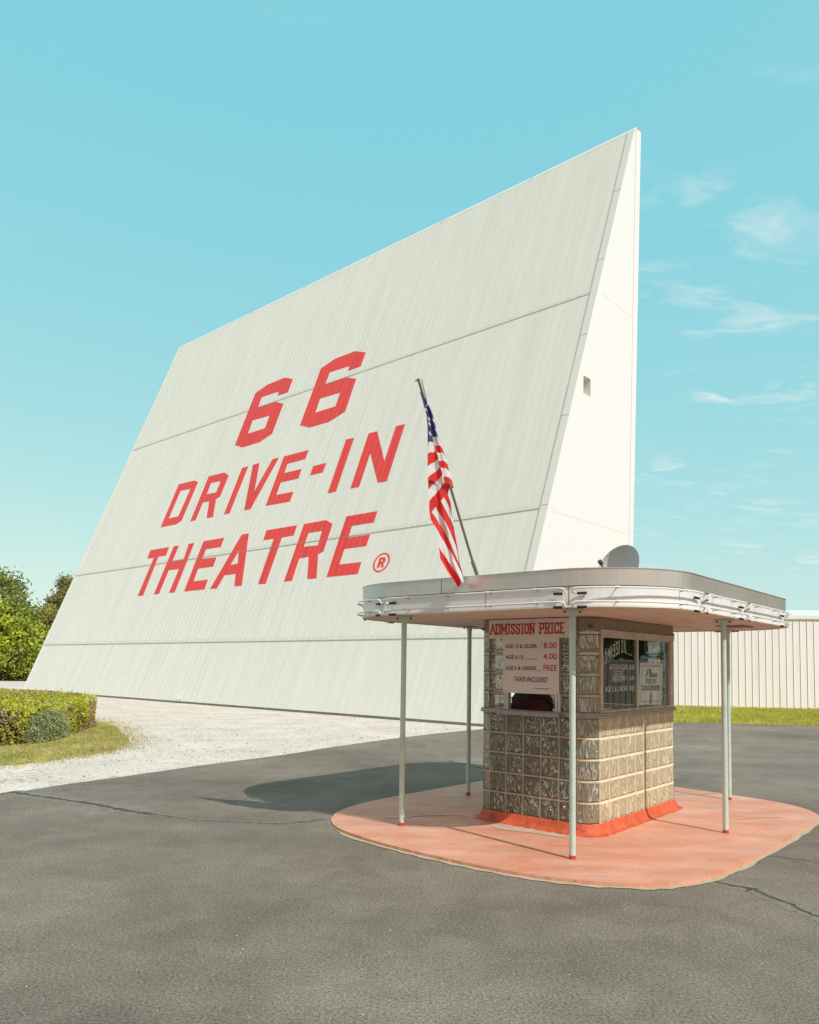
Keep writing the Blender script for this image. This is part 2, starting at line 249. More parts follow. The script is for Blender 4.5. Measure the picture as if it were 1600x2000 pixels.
# moulded glass block: wavy glass with a little milky body
def blockmat(name, body, glint, edge, fac, gloss, axis, org, stretch=.55, bump=.06):
    m = bpy.data.materials.new(name); m.use_nodes = True; ns, L = nodes(m); ns.remove(ns['Principled BSDF'])
    def nd(k, **kw):
        n = ns.new(k)
        for a, v in kw.items(): setattr(n, a, v)
        return n
    def mth(op, a, c=None, d=None):
        n = nd('ShaderNodeMath', operation=op)
        for i, q_ in enumerate((a, c, d)):
            if q_ is None: continue
            if isinstance(q_, (int, float)): n.inputs[i].default_value = q_
            else: L(q_, n.inputs[i])
        return n.outputs[0]
    tcn = nd('ShaderNodeTexCoord'); sp = nd('ShaderNodeSeparateXYZ'); L(tcn.outputs['Object'], sp.inputs[0])
    cz = mth('DIVIDE', mth('SUBTRACT', sp.outputs[2], .12), .2032); fz = mth('FRACT', cz)
    if axis is None: cx = mth('FLOOR', 0.0); ex = None
    else:
        c0_ = mth('DIVIDE', mth('SUBTRACT', sp.outputs[axis], org), .2032); fx = mth('FRACT', c0_); cx = mth('FLOOR', c0_); ex = mth('MINIMUM', fx, mth('SUBTRACT', 1.0, fx))
    ez = mth('MINIMUM', fz, mth('SUBTRACT', 1.0, fz)); e = mth('MINIMUM', ex, ez) if ex else ez
    inner = nd('ShaderNodeMapRange', interpolation_type='SMOOTHSTEP'); inner.inputs[1].default_value = .05; inner.inputs[2].default_value = .10; L(e, inner.inputs[0]); inn = inner.outputs[0]
    cell = nd('ShaderNodeCombineXYZ'); L(cx, cell.inputs[0]); L(mth('FLOOR', cz), cell.inputs[1]); wn = nd('ShaderNodeTexWhiteNoise'); L(cell.outputs[0], wn.inputs['Vector'])
    off = nd('ShaderNodeVectorMath', operation='SCALE'); L(wn.outputs['Color'], off.inputs[0]); off.inputs[3].default_value = 9
    mpn = nd('ShaderNodeMapping'); mpn.inputs['Scale'].default_value = (14, 14, 14*stretch); mpn.inputs['Rotation'].default_value = (.25, .2, .0); L(tcn.outputs['Object'], mpn.inputs[0])
    av = nd('ShaderNodeVectorMath', operation='ADD'); L(mpn.outputs[0], av.inputs[0]); L(off.outputs[0], av.inputs[1])
    nz = nd('ShaderNodeTexNoise'); nz.inputs['Scale'].default_value = 1.0; nz.inputs['Detail'].default_value = .3; nz.inputs['Distortion'].default_value = 1.3; L(av.outputs[0], nz.inputs[0])
    rid = mth('ABSOLUTE', mth('SUBTRACT', mth('FRACT', mth('MULTIPLY', nz.outputs[0], 3.2)), .5))      # flowing ridges of the moulded pattern
    hgt = mth('MULTIPLY', mth('ADD', mth('MULTIPLY', rid, .35), nz.outputs[0]), inn)
    bp = nd('ShaderNodeBump'); bp.inputs['Strength'].default_value = 1; bp.inputs['Distance'].default_value = bump; L(hgt, bp.inputs['Height'])
    gl = nd('ShaderNodeBsdfRefraction'); gl.inputs['Roughness'].default_value = .02; gl.inputs['IOR'].default_value = 1.14; gl.inputs['Color'].default_value = (.93, .96, .88, 1); L(bp.outputs[0], gl.inputs['Normal'])
    gs = nd('ShaderNodeBsdfGlossy'); gs.inputs['Roughness'].default_value = .09; gs.inputs['Color'].default_value = (.92, .92, .84, 1); L(bp.outputs[0], gs.inputs['Normal'])
    df = nd('ShaderNodeBsdfDiffuse'); L(bp.outputs[0], df.inputs['Normal'])
    r = nd('ShaderNodeMapRange', interpolation_type='SMOOTHSTEP'); r.inputs[1].default_value = .33; r.inputs[2].default_value = .5; L(rid, r.inputs[0])
    mc = nd('ShaderNodeMix', data_type='RGBA'); L(r.outputs[0], mc.inputs[0]); mc.inputs[6].default_value = (*body, 1); mc.inputs[7].default_value = (*glint, 1)  # pale bands along the ridges paint glints into the block colour
    me_ = nd('ShaderNodeMix', data_type='RGBA'); L(inn, me_.inputs[0]); me_.inputs[6].default_value = (*edge, 1); L(mc.outputs[2], me_.inputs[7]); L(me_.outputs[2], df.inputs[0])
    fm = nd('ShaderNodeMapRange'); fm.inputs[3].default_value = min(1, fac+.3); fm.inputs[4].default_value = fac; L(inn, fm.inputs[0])
    m2 = nd('ShaderNodeMixShader'); L(fm.outputs[0], m2.inputs[0]); L(gl.outputs[0], m2.inputs[1]); L(df.outputs[0], m2.inputs[2])
    m3 = nd('ShaderNodeMixShader'); m3.inputs[0].default_value = gloss; L(m2.outputs[0], m3.inputs[1]); L(gs.outputs[0], m3.inputs[2])
    L(m3.outputs[0], ns['Material Output'].inputs[0]); return m
M['gblock'] = blockmat('glass_block_clear_shaded', (.20, .205, .165), (.88, .90, .80), (.36, .33, .25), .50, .085, 1, .154, .55, .045)  # darker body: shade of the unlit sides put into the colour
M['gblockr'] = blockmat('glass_block_dusty_sunlit', (.50, .44, .29), (.80, .75, .58), (.88, .83, .64), .86, .05, 0, .154, .4, .02)  # paler beige body: sunlight on the dusty near side put into the colour
M['gblockc'] = blockmat('glass_block_bullnose', (.33, .31, .24), (.88, .87, .76), (.50, .47, .36), .55, .16, None, 0, .3, .04)
# window glass
m = bpy.data.materials.new('window_glass'); m.use_nodes = True; ns, L = nodes(m); ns.remove(ns['Principled BSDF'])
fr = ns.new('ShaderNodeFresnel'); fr.inputs[0].default_value = 1.48; gs = ns.new('ShaderNodeBsdfGlossy'); gs.inputs['Roughness'].default_value = .0
tr = ns.new('ShaderNodeBsdfTransparent'); tr.inputs[0].default_value = (.96, .98, .96, 1); mx = ns.new('ShaderNodeMixShader')
L(fr.outputs[0], mx.inputs[0]); L(tr.outputs[0], mx.inputs[1]); L(gs.outputs[0], mx.inputs[2]); L(mx.outputs[0], ns['Material Output'].inputs[0]); M['glass'] = m

ns, L = nodes(M['bwhite']); b_ = ns['Principled BSDF']; cur = b_.inputs['Base Color'].links[0].from_socket; tcn = ns.new('ShaderNodeTexCoord'); mpn = ns.new('ShaderNodeMapping'); mpn.inputs['Scale'].default_value = (3, 3, .35); L(tcn.outputs['Object'], mpn.inputs[0])
nz = ns.new('ShaderNodeTexNoise'); nz.inputs['Scale'].default_value = 1.1; nz.inputs['Detail'].default_value = 7; L(mpn.outputs[0], nz.inputs[0]); r = ns.new('ShaderNodeMapRange'); r.inputs[1].default_value = .54; r.inputs[2].default_value = .75; r.inputs[4].default_value = .3; L(nz.outputs[0], r.inputs[0])
mx = ns.new('ShaderNodeMix'); mx.data_type = 'RGBA'; mx.inputs[7].default_value = (.62, .57, .50, 1); L(r.outputs[0], mx.inputs[0]); L(cur, mx.inputs[6]); L(mx.outputs[2], b_.inputs['Base Color'])
# ------------------------------------------------------------ mesh helpers
class MB:
    def __init__(s): s.v = []; s.f = []; s.m = []
    def add(s, vs, fs, mi=0):
        o = len(s.v); s.v += [tuple(v) for v in vs]
        for f in fs: s.f.append(tuple(o+i for i in f)); s.m.append(mi)
    def quad(s, a, b, c, d, mi=0): s.add([a, b, c, d], [(0, 1, 2, 3)], mi)
    def box(s, x0, x1, y0, y1, z0, z1, mi=0, T=None):
        v = [(x, y, z) for z in (z0, z1) for y in (y0, y1) for x in (x0, x1)]
        if T: v = [T(*p) for p in v]
        s.add(v, [(0, 2, 3, 1), (4, 5, 7, 6), (0, 1, 5, 4), (2, 6, 7, 3), (0, 4, 6, 2), (1, 3, 7, 5)], mi)
    def tube(s, pts, r, n=8, mi=0, cap=True):
        pts = [Vector(p) for p in pts]; rs = r if isinstance(r, (list, tuple)) else [r]*len(pts)
        o = len(s.v); up_ = None
        for i, p in enumerate(pts):
            d = (pts[min(i+1, len(pts)-1)]-pts[max(i-1, 0)]).normalized()
            if up_ is None:
                up_ = Vector((0, 0, 1)) if abs(d.z) < .9 else Vector((1, 0, 0))
            a = d.cross(up_).normalized(); b_ = a.cross(d).normalized(); up_ = b_
            for k in range(n):
                t = 2*pi*k/n; s.v.append(tuple(p+(a*cos(t)+b_*sin(t))*rs[i]))
        for i in range(len(pts)-1):
            for k in range(n):
                k2 = (k+1) % n; s.f.append((o+i*n+k, o+i*n+k2, o+(i+1)*n+k2, o+(i+1)*n+k)); s.m.append(mi)
        if cap:
            s.f.append(tuple(o+k for k in range(n))[::-1]); s.m.append(mi)
            s.f.append(tuple(o+(len(pts)-1)*n+k for k in range(n))); s.m.append(mi)
    def prism(s, poly, z0, z1, mi=0, T=None, hole=None, sides=True):
        T = T or (lambda x, y, z: (x, y, z)); loops = [poly]+([hole] if hole else [])
        tri = tessellate_polygon([[Vector((x, y, 0)) for x, y in l] for l in loops]); flat = [p for l in loops for p in l]
        s.add([T(x, y, z1) for x, y in flat], tri, mi); s.add([T(x, y, z0) for x, y in flat], [t[::-1] for t in tri], mi)
        if sides:
            for l in loops:
                n = len(l)
                for i in range(n):
                    a, b_ = l[i], l[(i+1) % n]; s.quad(T(*a, z0), T(*b_, z0), T(*b_, z1), T(*a, z1), mi)
    def build(s, name, mats, parent=None, smooth=False, fix=True):
        me = bpy.data.meshes.new(name); me.from_pydata(s.v, [], s.f)
        for m_ in (mats if isinstance(mats, (list, tuple)) else [mats]): me.materials.append(m_)
        me.polygons.foreach_set('material_index', s.m)
        if fix:
            bm = bmesh.new(); bm.from_mesh(me); bmesh.ops.recalc_face_normals(bm, faces=bm.faces); bm.to_mesh(me); bm.free()
        if smooth:
            me.polygons.foreach_set('use_smooth', [True]*len(me.polygons))
            if smooth != 'all':
                try: me.set_sharp_from_angle(angle=radians(40))
                except Exception: pass
        me.update(); o = bpy.data.objects.new(name, me); S.collection.objects.link(o)
        if parent: o.parent = parent
        return o
def tag(o, label=None, cat=None, group=None, kind=None):
    if label: o['label'] = label
    if cat: o['category'] = cat
    if group: o['group'] = group
    if kind: o['kind'] = kind
    return o
def empty(name, loc, rz, label, cat, group=None):
    o = bpy.data.objects.new(name, None); S.collection.objects.link(o); o.location = loc; o.rotation_euler = (0, 0, rz); o.empty_display_size = .3
    return tag(o, label, cat, group)
def chaikin(p, n=2, closed=True):
    for _ in range(n):
        q = []
        m_ = len(p)
        for i in range(m_ if closed else m_-1):
            a, b_ = p[i], p[(i+1) % m_]
            q.append((a[0]*.75+b_[0]*.25, a[1]*.75+b_[1]*.25)); q.append((a[0]*.25+b_[0]*.75, a[1]*.25+b_[1]*.75))
        if not closed: q = [p[0]]+q+[p[-1]]
        p = q
    return p
def resample(p, step, jit=0, closed=True):
    q = []
    for i in range(len(p) if closed else len(p)-1):
        a, b_ = Vector(p[i]), Vector(p[(i+1) % len(p)]); n = max(1, int((b_-a).length/step))
        for k in range(n): c = a.lerp(b_, k/n); q.append((c.x+rnd.uniform(-jit, jit), c.y+rnd.uniform(-jit, jit)))
    if not closed: q.append(tuple(p[-1]))
    return q
def flat(name, poly, z, m_, label=None, thick=None, kind='structure'):
    b = MB()
    if thick: b.prism(poly, z-thick, z)
    else:
        tri = tessellate_polygon([[Vector((x, y, 0)) for x, y in poly]]); b.add([(x, y, z) for x, y in poly], tri)
    o = b.build(name, m_, fix=bool(thick))
    if not thick:
        me = o.data
        if me.polygons[0].normal.z < 0: me.flip_normals()
    return tag(o, label, None, None, kind)
class RR:   # rounded rectangle, walked: left side towards the near side, near side, right side, far side
    def __init__(s, x0, x1, y0, y1, r):
        s.r = r; q = pi*r/2
        s.seg = [('L', (x0, y1-r), (0, -1), (-1, 0), y1-y0-2*r), ('C', (x0+r, y0+r), pi, None, q), ('L', (x0+r, y0), (1, 0), (0, -1), x1-x0-2*r), ('C', (x1-r, y0+r), 1.5*pi, None, q),
                 ('L', (x1, y0+r), (0, 1), (1, 0), y1-y0-2*r), ('C', (x1-r, y1-r), 0, None, q), ('L', (x1-r, y1), (-1, 0), (0, 1), x1-x0-2*r), ('C', (x0+r, y1-r), pi/2, None, q)]
        s.st = [0]
        for g in s.seg: s.st.append(s.st[-1]+g[4])
        s.len = s.st[-1]
    def at(s, d, off=0):
        d %= s.len
        for i, g in enumerate(s.seg):
            if d <= s.st[i+1]+1e-9: break
        e = d-s.st[i]
        if g[0] == 'L': return (g[1][0]+g[2][0]*e+g[3][0]*off, g[1][1]+g[2][1]*e+g[3][1]*off)
        a = g[2]+e/s.r; return (g[1][0]+cos(a)*(s.r+off), g[1][1]+sin(a)*(s.r+off))
    def ring(s, off=0, n=8):
        ds = []
        for i, g in enumerate(s.seg):
            k = n if g[0] == 'C' else 1
            ds += [s.st[i]+g[4]*j/k for j in range(k)]
        return [s.at(d, off) for d in ds]
def band(b, rr, z0, z1, o0, o1, n=12, mi=0):   # closed band with thickness between offsets o0 (inner) and o1 (outer)
    A = rr.ring(o0, n); B = rr.ring(o1, n); k = len(A)
    for i in range(k):
        j = (i+1) % k
        b.quad((*B[i], z0), (*B[j], z0), (*B[j], z1), (*B[i], z1), mi); b.quad((*A[j], z0), (*A[i], z0), (*A[i], z1), (*A[j], z1), mi)
        b.quad((*A[i], z1), (*B[i], z1), (*B[j], z1), (*A[j], z1), mi); b.quad((*A[j], z0), (*B[j], z0), (*B[i], z0), (*A[i], z0), mi)
def pathbox(b, rr, d0, d1, z0, z1, o0, o1, n=1, mi=0, ch=0):   # box following the path; ch = chamfer of the outer and inner face
    rows = []
    for k in range(n+1):
        d = d0+(d1-d0)*k/n; dc = min(max(d, d0+ch), d1-ch)
        rows.append([(*rr.at(d, o0+ch), z0), (*rr.at(d, o1-ch), z0), (*rr.at(dc, o1), z0+ch), (*rr.at(dc, o1), z1-ch), (*rr.at(d, o1-ch), z1), (*rr.at(d, o0+ch), z1), (*rr.at(dc, o0), z1-ch), (*rr.at(dc, o0), z0+ch)])
    o = len(b.v); b.v += [p for r_ in rows for p in r_]
    for k in range(n):
        for j in range(8):
            j2 = (j+1) % 8; b.f.append((o+k*8+j, o+k*8+j2, o+(k+1)*8+j2, o+(k+1)*8+j)); b.m.append(mi)
    b.f.append(tuple(o+j for j in range(8))); b.m.append(mi); b.f.append(tuple(o+n*8+j for j in range(8))[::-1]); b.m.append(mi)
_font_cache = {}
def text_mb(b, txt, T, x, y, h, width=None, mi=0, d0=0, d1=.001, shear=0, bold=0.0, align='L'):
    """letters from the built-in font as thin raised paint; T maps (x, y, depth) to the sign"""
    c = bpy.data.curves.new('t', 'FONT'); c.body = txt; c.offset = bold; c.fill_mode = 'FRONT'; c.resolution_u = 3
    o = bpy.data.objects.new('t', c); S.collection.objects.link(o); dg = bpy.context.evaluated_depsgraph_get(); dg.update()
    me = bpy.data.meshes.new_from_object(o.evaluated_get(dg)); vs = [v.co.copy() for v in me.vertices]
    x0 = min(v.x for v in vs); x1 = max(v.x for v in vs); y0 = min(v.y for v in vs); y1 = max(v.y for v in vs)
    sy = h/(y1-y0); sx = (width/(x1-x0)) if width else sy*.8; w = (x1-x0)*sx
    ox = x if align == 'L' else (x-w/2 if align == 'C' else x-w)
    pts = [(ox+(v.x-x0)*sx+(v.y-y0)*sy*shear, y+(v.y-y0)*sy) for v in vs]
    b.add([T(px, py, d1) for px, py in pts], [tuple(p.vertices) for p in me.polygons], mi)
    bpy.data.objects.remove(o); bpy.data.meshes.remove(me); bpy.data.curves.remove(c)
def stroke(b, p, w, T, d1, mi=0):
    for a, c in zip(p[:-1], p[1:]):
        a, c = Vector(a), Vector(c); t = (c-a); L_ = t.length
        if L_ < 1e-6: continue
        t /= L_; n = Vector((-t.y, t.x))*w/2; a2 = a-t*w*.35; c2 = c+t*w*.35
        b.quad(T(*(a2+n), d1), T(*(a2-n), d1), T(*(c2-n), d1), T(*(c2+n), d1), mi)

# ------------------------------------------------------------ ground
flat('ground', [(-900, -300), (900, -300), (900, 1500), (-900, 1500)], -.02, M['ground'])
bd = [(-4.86, 9.18), (-4.77, 9.39), (-4.56, 9.9), (-4.26, 10.36), (-3.9, 10.92), (-3.72, 11.24), (-3.06, 12.32), (-2.24, 13.47), (-1.46, 14.95), (-.48, 16.55), (.73, 18.27), (1.92, 19.65), (3.6, 21.2), (6, 22.5), (7.99, 22.96), (9.3, 23.0), (10.15, 22.6), (11.98, 22.2), (30, 19), (70, 12)]
bdr = resample(bd, .12, .012, False)
flat('asphalt', [(-60, -40), (-60, 1), (-12, 5.6), (-7, 7.6), (-5.29, 8.7)]+bdr+[(70, -40)], 0, M['asphalt'])
flat('gravel', [(-90, -2), (-12, 4), (-4, 8), (0, 14), (4, 20), (8.5, 24.5), (10, 40), (-8, 60), (-22, 57), (-90, 62)], -.008, M['gravel'])
# grass bank in front of the white building
gb = resample([(6, 22.45), (7.99, 22.93), (9.36, 23.0), (10.15, 22.55), (11.98, 22.2), (30, 19), (60, 14)], .15, .03, False)
flat('grass_strip', gb+[(60, 26), (17, 32), (6, 33.5)], .006, M['grassfar'])
# grass around the hedge
gp = chaikin([(-16, 9.2), (-9, 10.6), (-6.8, 11.38), (-6.0, 11.9), (-5.72, 12.7), (-5.45, 13.4), (-5.35, 14.3), (-5.75, 15.9), (-6.35, 16.95), (-7.2, 18.91), (-8.0, 19.9), (-10, 22), (-20, 26), (-30, 20)], 2)
flat('grass_patch', resample(gp, .12, .05), .004, M['grassg'])
# far lawn beyond the white drive on the left
flat('lawn', [(-60, 56), (-24, 59.5), (-18, 62), (-10, 140), (-140, 140)], .01, M['grassfar'])

def strip(b, pts, w, z, mi, jit=.0):
    P = [Vector(p) for p in pts]
    L_, R_ = [], []
    for i, p in enumerate(P):
        d = (P[min(i+1, len(P)-1)]-P[max(i-1, 0)]).normalized(); n = Vector((-d.y, d.x)); ww = w*(1+rnd.uniform(-jit, jit))/2
        L_.append(p+n*ww); R_.append(p-n*ww)
    for i in range(len(P)-1): b.quad((*R_[i], z), (*R_[i+1], z), (*L_[i+1], z), (*L_[i], z), mi)
cracks = [([(-4.87, 9.42), (-4.5, 9.21), (-4.02, 8.95), (-3.47, 8.65), (-3.08, 8.36), (-2.68, 8.15)], .07, .26), ([(-2.68, 8.15), (-2.19, 7.90), (-1.74, 7.82), (-1.49, 7.77), (-1.26, 7.75), (-1.04, 7.88), (-.85, 8.02)], .03, .10),
          ([(2.3, 5.96), (2.44, 5.79), (2.57, 5.71), (2.58, 5.57), (2.66, 5.35), (2.66, 5.25), (2.72, 5.07), (2.83, 4.74), (3.1, 4.1)], .03, .17), ([(3.09, 6.73), (3.25, 6.67), (3.49, 6.53), (3.77, 6.28), (4.6, 5.6)], .016, .05), ([(.70, 12.95), (.96, 12.52), (1.19, 12.05), (1.5, 11.3)], .05, .22), ([(.42, 16.0), (.49, 14.37), (.64, 13.19), (.72, 12.93)], .004, .16)]
b = MB()
for pts, w, wf in cracks:
    rp = resample(pts, .035, 0, False); rp2 = [(x+rnd.gauss(0, .006), y+rnd.gauss(0, .006)) for x, y in rp]
    strip(b, rp, wf, .0015, 0, .18); strip(b, rp2, w, .003, 1, .65)
tag(b.build('asphalt_cracks', [M['crackf'], M['crack']], fix=False), kind='structure')
# stones
def pebbles(name, pts, smin, smax, m_, label):
    b = MB()
    for x, y, z in pts:
        s = rnd.uniform(smin, smax); a = rnd.uniform(0, 6.3); h = s*rnd.uniform(.5, .9)
        v = [(x+s*cos(a+k*pi/2)*rnd.uniform(.7, 1.2), y+s*sin(a+k*pi/2)*rnd.uniform(.7, 1.2), z) for k in range(4)]+[(x+s*.5*cos(a+k*pi/2+.4), y+s*.5*sin(a+k*pi/2+.4), z+h) for k in range(4)]
        b.add(v, [(4, 5, 6, 7)]+[(k, (k+1) % 4, 4+(k+1) % 4, 4+k) for k in range(4)])
    return tag(b.build(name, m_, fix=True), label, None, None, 'stuff')
M['pebble'] = mat('white_pebble', (.72, .68, .60), .9, var=.2, vscale=30)
pts = []
for _ in range(420):
    y = rnd.uniform(2.6, 19); x = rnd.uniform(-.6*y, .62*y)
    pts.append((x, y, .001))
for x, y in bdr[:120]:
    for _ in range(9): pts.append((x+rnd.gauss(.1, .22), y+rnd.gauss(-.1, .2), .001))
pebbles('loose_stones', pts, .0018, .005, M['pebble'], 'small white stones scattered over the dark asphalt')
M['litter'] = mat('dry_litter', (.20, .16, .09), .9)
pts = [(rnd.uniform(-6, 1), rnd.uniform(10.5, 19.5), -.006) for _ in range(900)]
pts = [p for p in pts if p[0] < -4.9+(p[1]-9)*.68-.2 and p[0] > -7.5][:260]
pebbles('gravel_litter', pts, .004, .018, M['litter'], 'dark bits of leaf litter lying on the white gravel')

# ------------------------------------------------------------ island and booth frame
PH = radians(49.70806); BO = (1.746, 7.238)
U_ = Vector((cos(PH), sin(PH))); V_ = Vector((-sin(PH), cos(PH)))
def w2(u, v): p = Vector(BO)+U_*u+V_*v; return (p.x, p.y)
isl = [(-1.3, 2.15), (-1.42, 1.9), (-1.53, 1.4), (-1.57, .9), (-1.58, .37), (-1.55, -.1), (-1.45, -.52), (-1.3, -.83), (-1.12, -1.06), (-.85, -1.23), (-.45, -1.32), (.1, -1.36), (1.0, -1.385), (1.9, -1.385), (2.5, -1.37), (2.86, -1.28), (3.15, -1.03), (3.34, -.64), (3.44, -.2), (3.52, .4), (3.55, 1.1), (3.5, 1.8), (3.3, 2.35), (2.9, 2.65), (2.3, 2.73), (1.6, 2.755), (.6, 2.77), (.03, 2.77), (-.43, 2.72), (-.82, 2.58), (-1.11, 2.38)]
isl = chaikin(isl, 2)
ir = resample(isl, .03, .004)
o = flat('island_pavement', [w2(*p) for p in ir], .03, M['island'], 'salmon painted concrete island under the booth', thick=.035)
b = MB()   # pale grit along the edge
n = len(isl); wdt = lambda u, v: .055 if v < 1.9 and u < 2.9 else .02
for i in range(n):
    p, q = isl[i], isl[(i+1) % n]; c = Vector((1.0, .7))
    a0 = Vector(p); a1 = Vector(q); e0 = a0+(a0-c).normalized()*wdt(*p)*rnd.uniform(.6, 1.25); e1 = None
    isl_e = e0
    if i == 0: first = e0; prev = e0; pa = a0; continue
    b.quad((*w2(*pa), .005), (*w2(*a0), .005), (*w2(*e0), .005), (*w2(*prev), .005)); prev = e0; pa = a0
b.quad((*w2(*pa), .005), (*w2(*isl[0]), .005), (*w2(*first), .005), (*w2(*prev), .005))
tag(b.build('island_joint', M['sand'], fix=False), kind='structure')
b = MB()
for pts, w in (([(-.75, 1.95), (-.35, 1.75), (-.12, 1.55), (-.06, 1.42)], .012), ([(1.6, -.65), (2.1, -.9), (2.3, -1.1)], .006), ([(2.9, .35), (3.2, .05), (3.4, .0)], .008)):
    rp = resample(pts, .03, .006, False); strip(b, [w2(*p) for p in rp], w, .034, 0, .6)
b2 = [(-.18, 1.0), (-.30, .95), (-.36, .8), (-.26, .5), (-.25, .2), (-.19, .05), (-.13, .3), (-.14, .8)]
tri = resample(chaikin(b2, 2), .02, .008); tt = tessellate_polygon([[Vector((*p, 0)) for p in tri]]); b.add([(*w2(*p), .034) for p in tri], tt, 1)
tag(b.build('island_cracks', [M['crack'], M['islandworn']], fix=False), kind='structure')

# ------------------------------------------------------------ ticket booth
BZ0 = .12; PT = .2032; BW, BD, BR = 2.137, 1.324, .154
booth = empty('ticket_booth', (*BO, 0), PH, 'small glass block ticket booth under a rounded flat canopy on thin mint green posts', 'ticket booth')
R_ = RR(0, BW, 0, BD, BR); q = pi*BR/2
sL0 = 0; sC1 = 5*PT; sN = sC1+q; sC2 = sN+9*PT; sR = sC2+q; sC3 = sR+5*PT; sF = sC3+q; sC4 = sF+9*PT
cells = [(sL0+i*PT, sL0+(i+1)*PT, 'L') for i in range(5)]+[(sC1, sN, 'C')]+[(sN+i*PT, sN+(i+1)*PT, 'N') for i in range(9)]+[(sC2, sR, 'C2')]+[(sR+i*PT, sR+(i+1)*PT, 'R') for i in range(5)]+[(sC3, sF, 'C3')]+[(sF+i*PT, sF+(i+1)*PT, 'F') for i in range(9)]+[(sC4, R_.len, 'C4')]
low = MB(); upb = MB(); mor = MB(); moru = MB(); g = .006
for (a, c, s) in cells:
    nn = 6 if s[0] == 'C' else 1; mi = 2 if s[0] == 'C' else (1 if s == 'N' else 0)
    for r in range(5):
        z = BZ0+r*PT; pathbox(low, R_, a+g, c-g, z+g, z+PT-g, -.085, 0, nn, mi, .004)
for r in range(6):
    z = BZ0+r*PT
    for (a, c, s) in cells:
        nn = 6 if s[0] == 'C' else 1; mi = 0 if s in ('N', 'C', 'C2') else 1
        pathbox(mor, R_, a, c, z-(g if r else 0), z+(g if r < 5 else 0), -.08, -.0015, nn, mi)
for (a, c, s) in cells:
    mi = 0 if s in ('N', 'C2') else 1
    for r in range(5): pathbox(mor, R_, a-g, a+g, BZ0+r*PT+g, BZ0+(r+1)*PT-g, -.08, -.0015, 1, mi)
UZ0 = 1.175
up_cells = [cells[0], cells[4]]+[c for c in cells if c[2][0] == 'C']+[c for c in cells if c[2] == 'R' and (c[0] < sR+.1 or c[0] > sR+4*PT-.1)]+[c for c in cells if c[2] == 'F' and c[0] < sF+2.5*PT]
def bay(cl):
    upb = MB(); moru = MB()
    for (a, c, s) in cl:
        nn = 6 if s[0] == 'C' else 1
        for r in range(4): pathbox(upb, R_, a+g, c-g, UZ0+r*PT+g, UZ0+(r+1)*PT-g, -.085, 0, nn, 1 if s[0] == 'C' else 0, .007)
        for r in range(5): pathbox(moru, R_, a, c, UZ0+r*PT-(g if r else 0), UZ0+r*PT+g, -.08, -.0015, nn, 0)
    for e in sorted({round(q_, 5) for (a, c, s) in cl for q_ in (a, c)}):
        for r in range(4): pathbox(moru, R_, e-g, e+g, UZ0+r*PT+g, UZ0+(r+1)*PT-g, -.08, -.0015, 1, 0)
    u_ = upb.build('glass_block_column', [M['gblock'], M['gblockc']], booth, smooth=True); moru.build('mortar_joints', [M['mortar2']], u_)
bay([cells[4], cells[5]]); bay([cells[15], cells[16]]); bay([cells[20], cells[21]]+cells[22:25]); bay([cells[31]]); bay([cells[0]])
lw = low.build('glass_block_wall', [M['gblock'], M['gblockr'], M['gblockc']], booth, smooth=True)
mor.build('mortar_joints', [M['mortar'], M['mortar2']], lw)
# cove
b = MB(); prof = [(-.02, .13), (.006, .124), (.016, .10), (.03, .066), (.05, .045), (.075, .034), (.098, .031)]
k = None; rings = []
for o_, z_ in prof:
    rg = []
    for i in range(150):
        d = R_.len*i/150; x, y = R_.at(d, o_+(.004*sin(i*1.7)+.004*sin(i*.61) if o_ > .03 else 0)); rg.append((x, y, z_+(.003*sin(i*2.3) if o_ > 0 else 0)))
    rings.append(rg)
for A, B in zip(rings[:-1], rings[1:]):
    for i in range(150): j = (i+1) % 150; b.quad(B[i], B[j], A[j], A[i])
b.build('base_cove', M['cove'], booth, smooth='all')
# sill band around the booth
b = MB(); band(b, R_, 1.137, 1.174, -.09, .028, 8); band(b, R_, 1.140, 1.146, .028, .032, 8)
b.build('sill', M['sill'], booth)
# service shelf under the price board
b = MB(); b.box(-.085, .03, .31, 1.03, 1.136, 1.160); b.box(-.089, -.083, .308, 1.032, 1.125, 1.163)
b.build('service_shelf', M['sill'], booth)
# top band between blocks and soffit
TZ = UZ0+4*PT+g
b = MB(); band(b, R_, TZ+.002, 2.098, -.09, .004, 8); band(b, R_, TZ-.004, TZ+.010, .004, .012, 8)
b.build('top_band', M['wood'], booth)
# inner corner joint caps on the rounded band corner
b = MB(); pathbox(b, R_, sC1, sN, TZ+.012, 2.094, .004, .012, 8); b.build('corner_cap', M['wood'], booth, smooth=True)
b = MB(); b.box(.09, BW-.09, .09, BD-.09, .034, .05); b.build('floor', M['floorin'], booth)
b = MB(); b.box(.16, BW-.16, .16, BD-.16, .052, 1.05); b.build('counter', M['brownv'], booth)
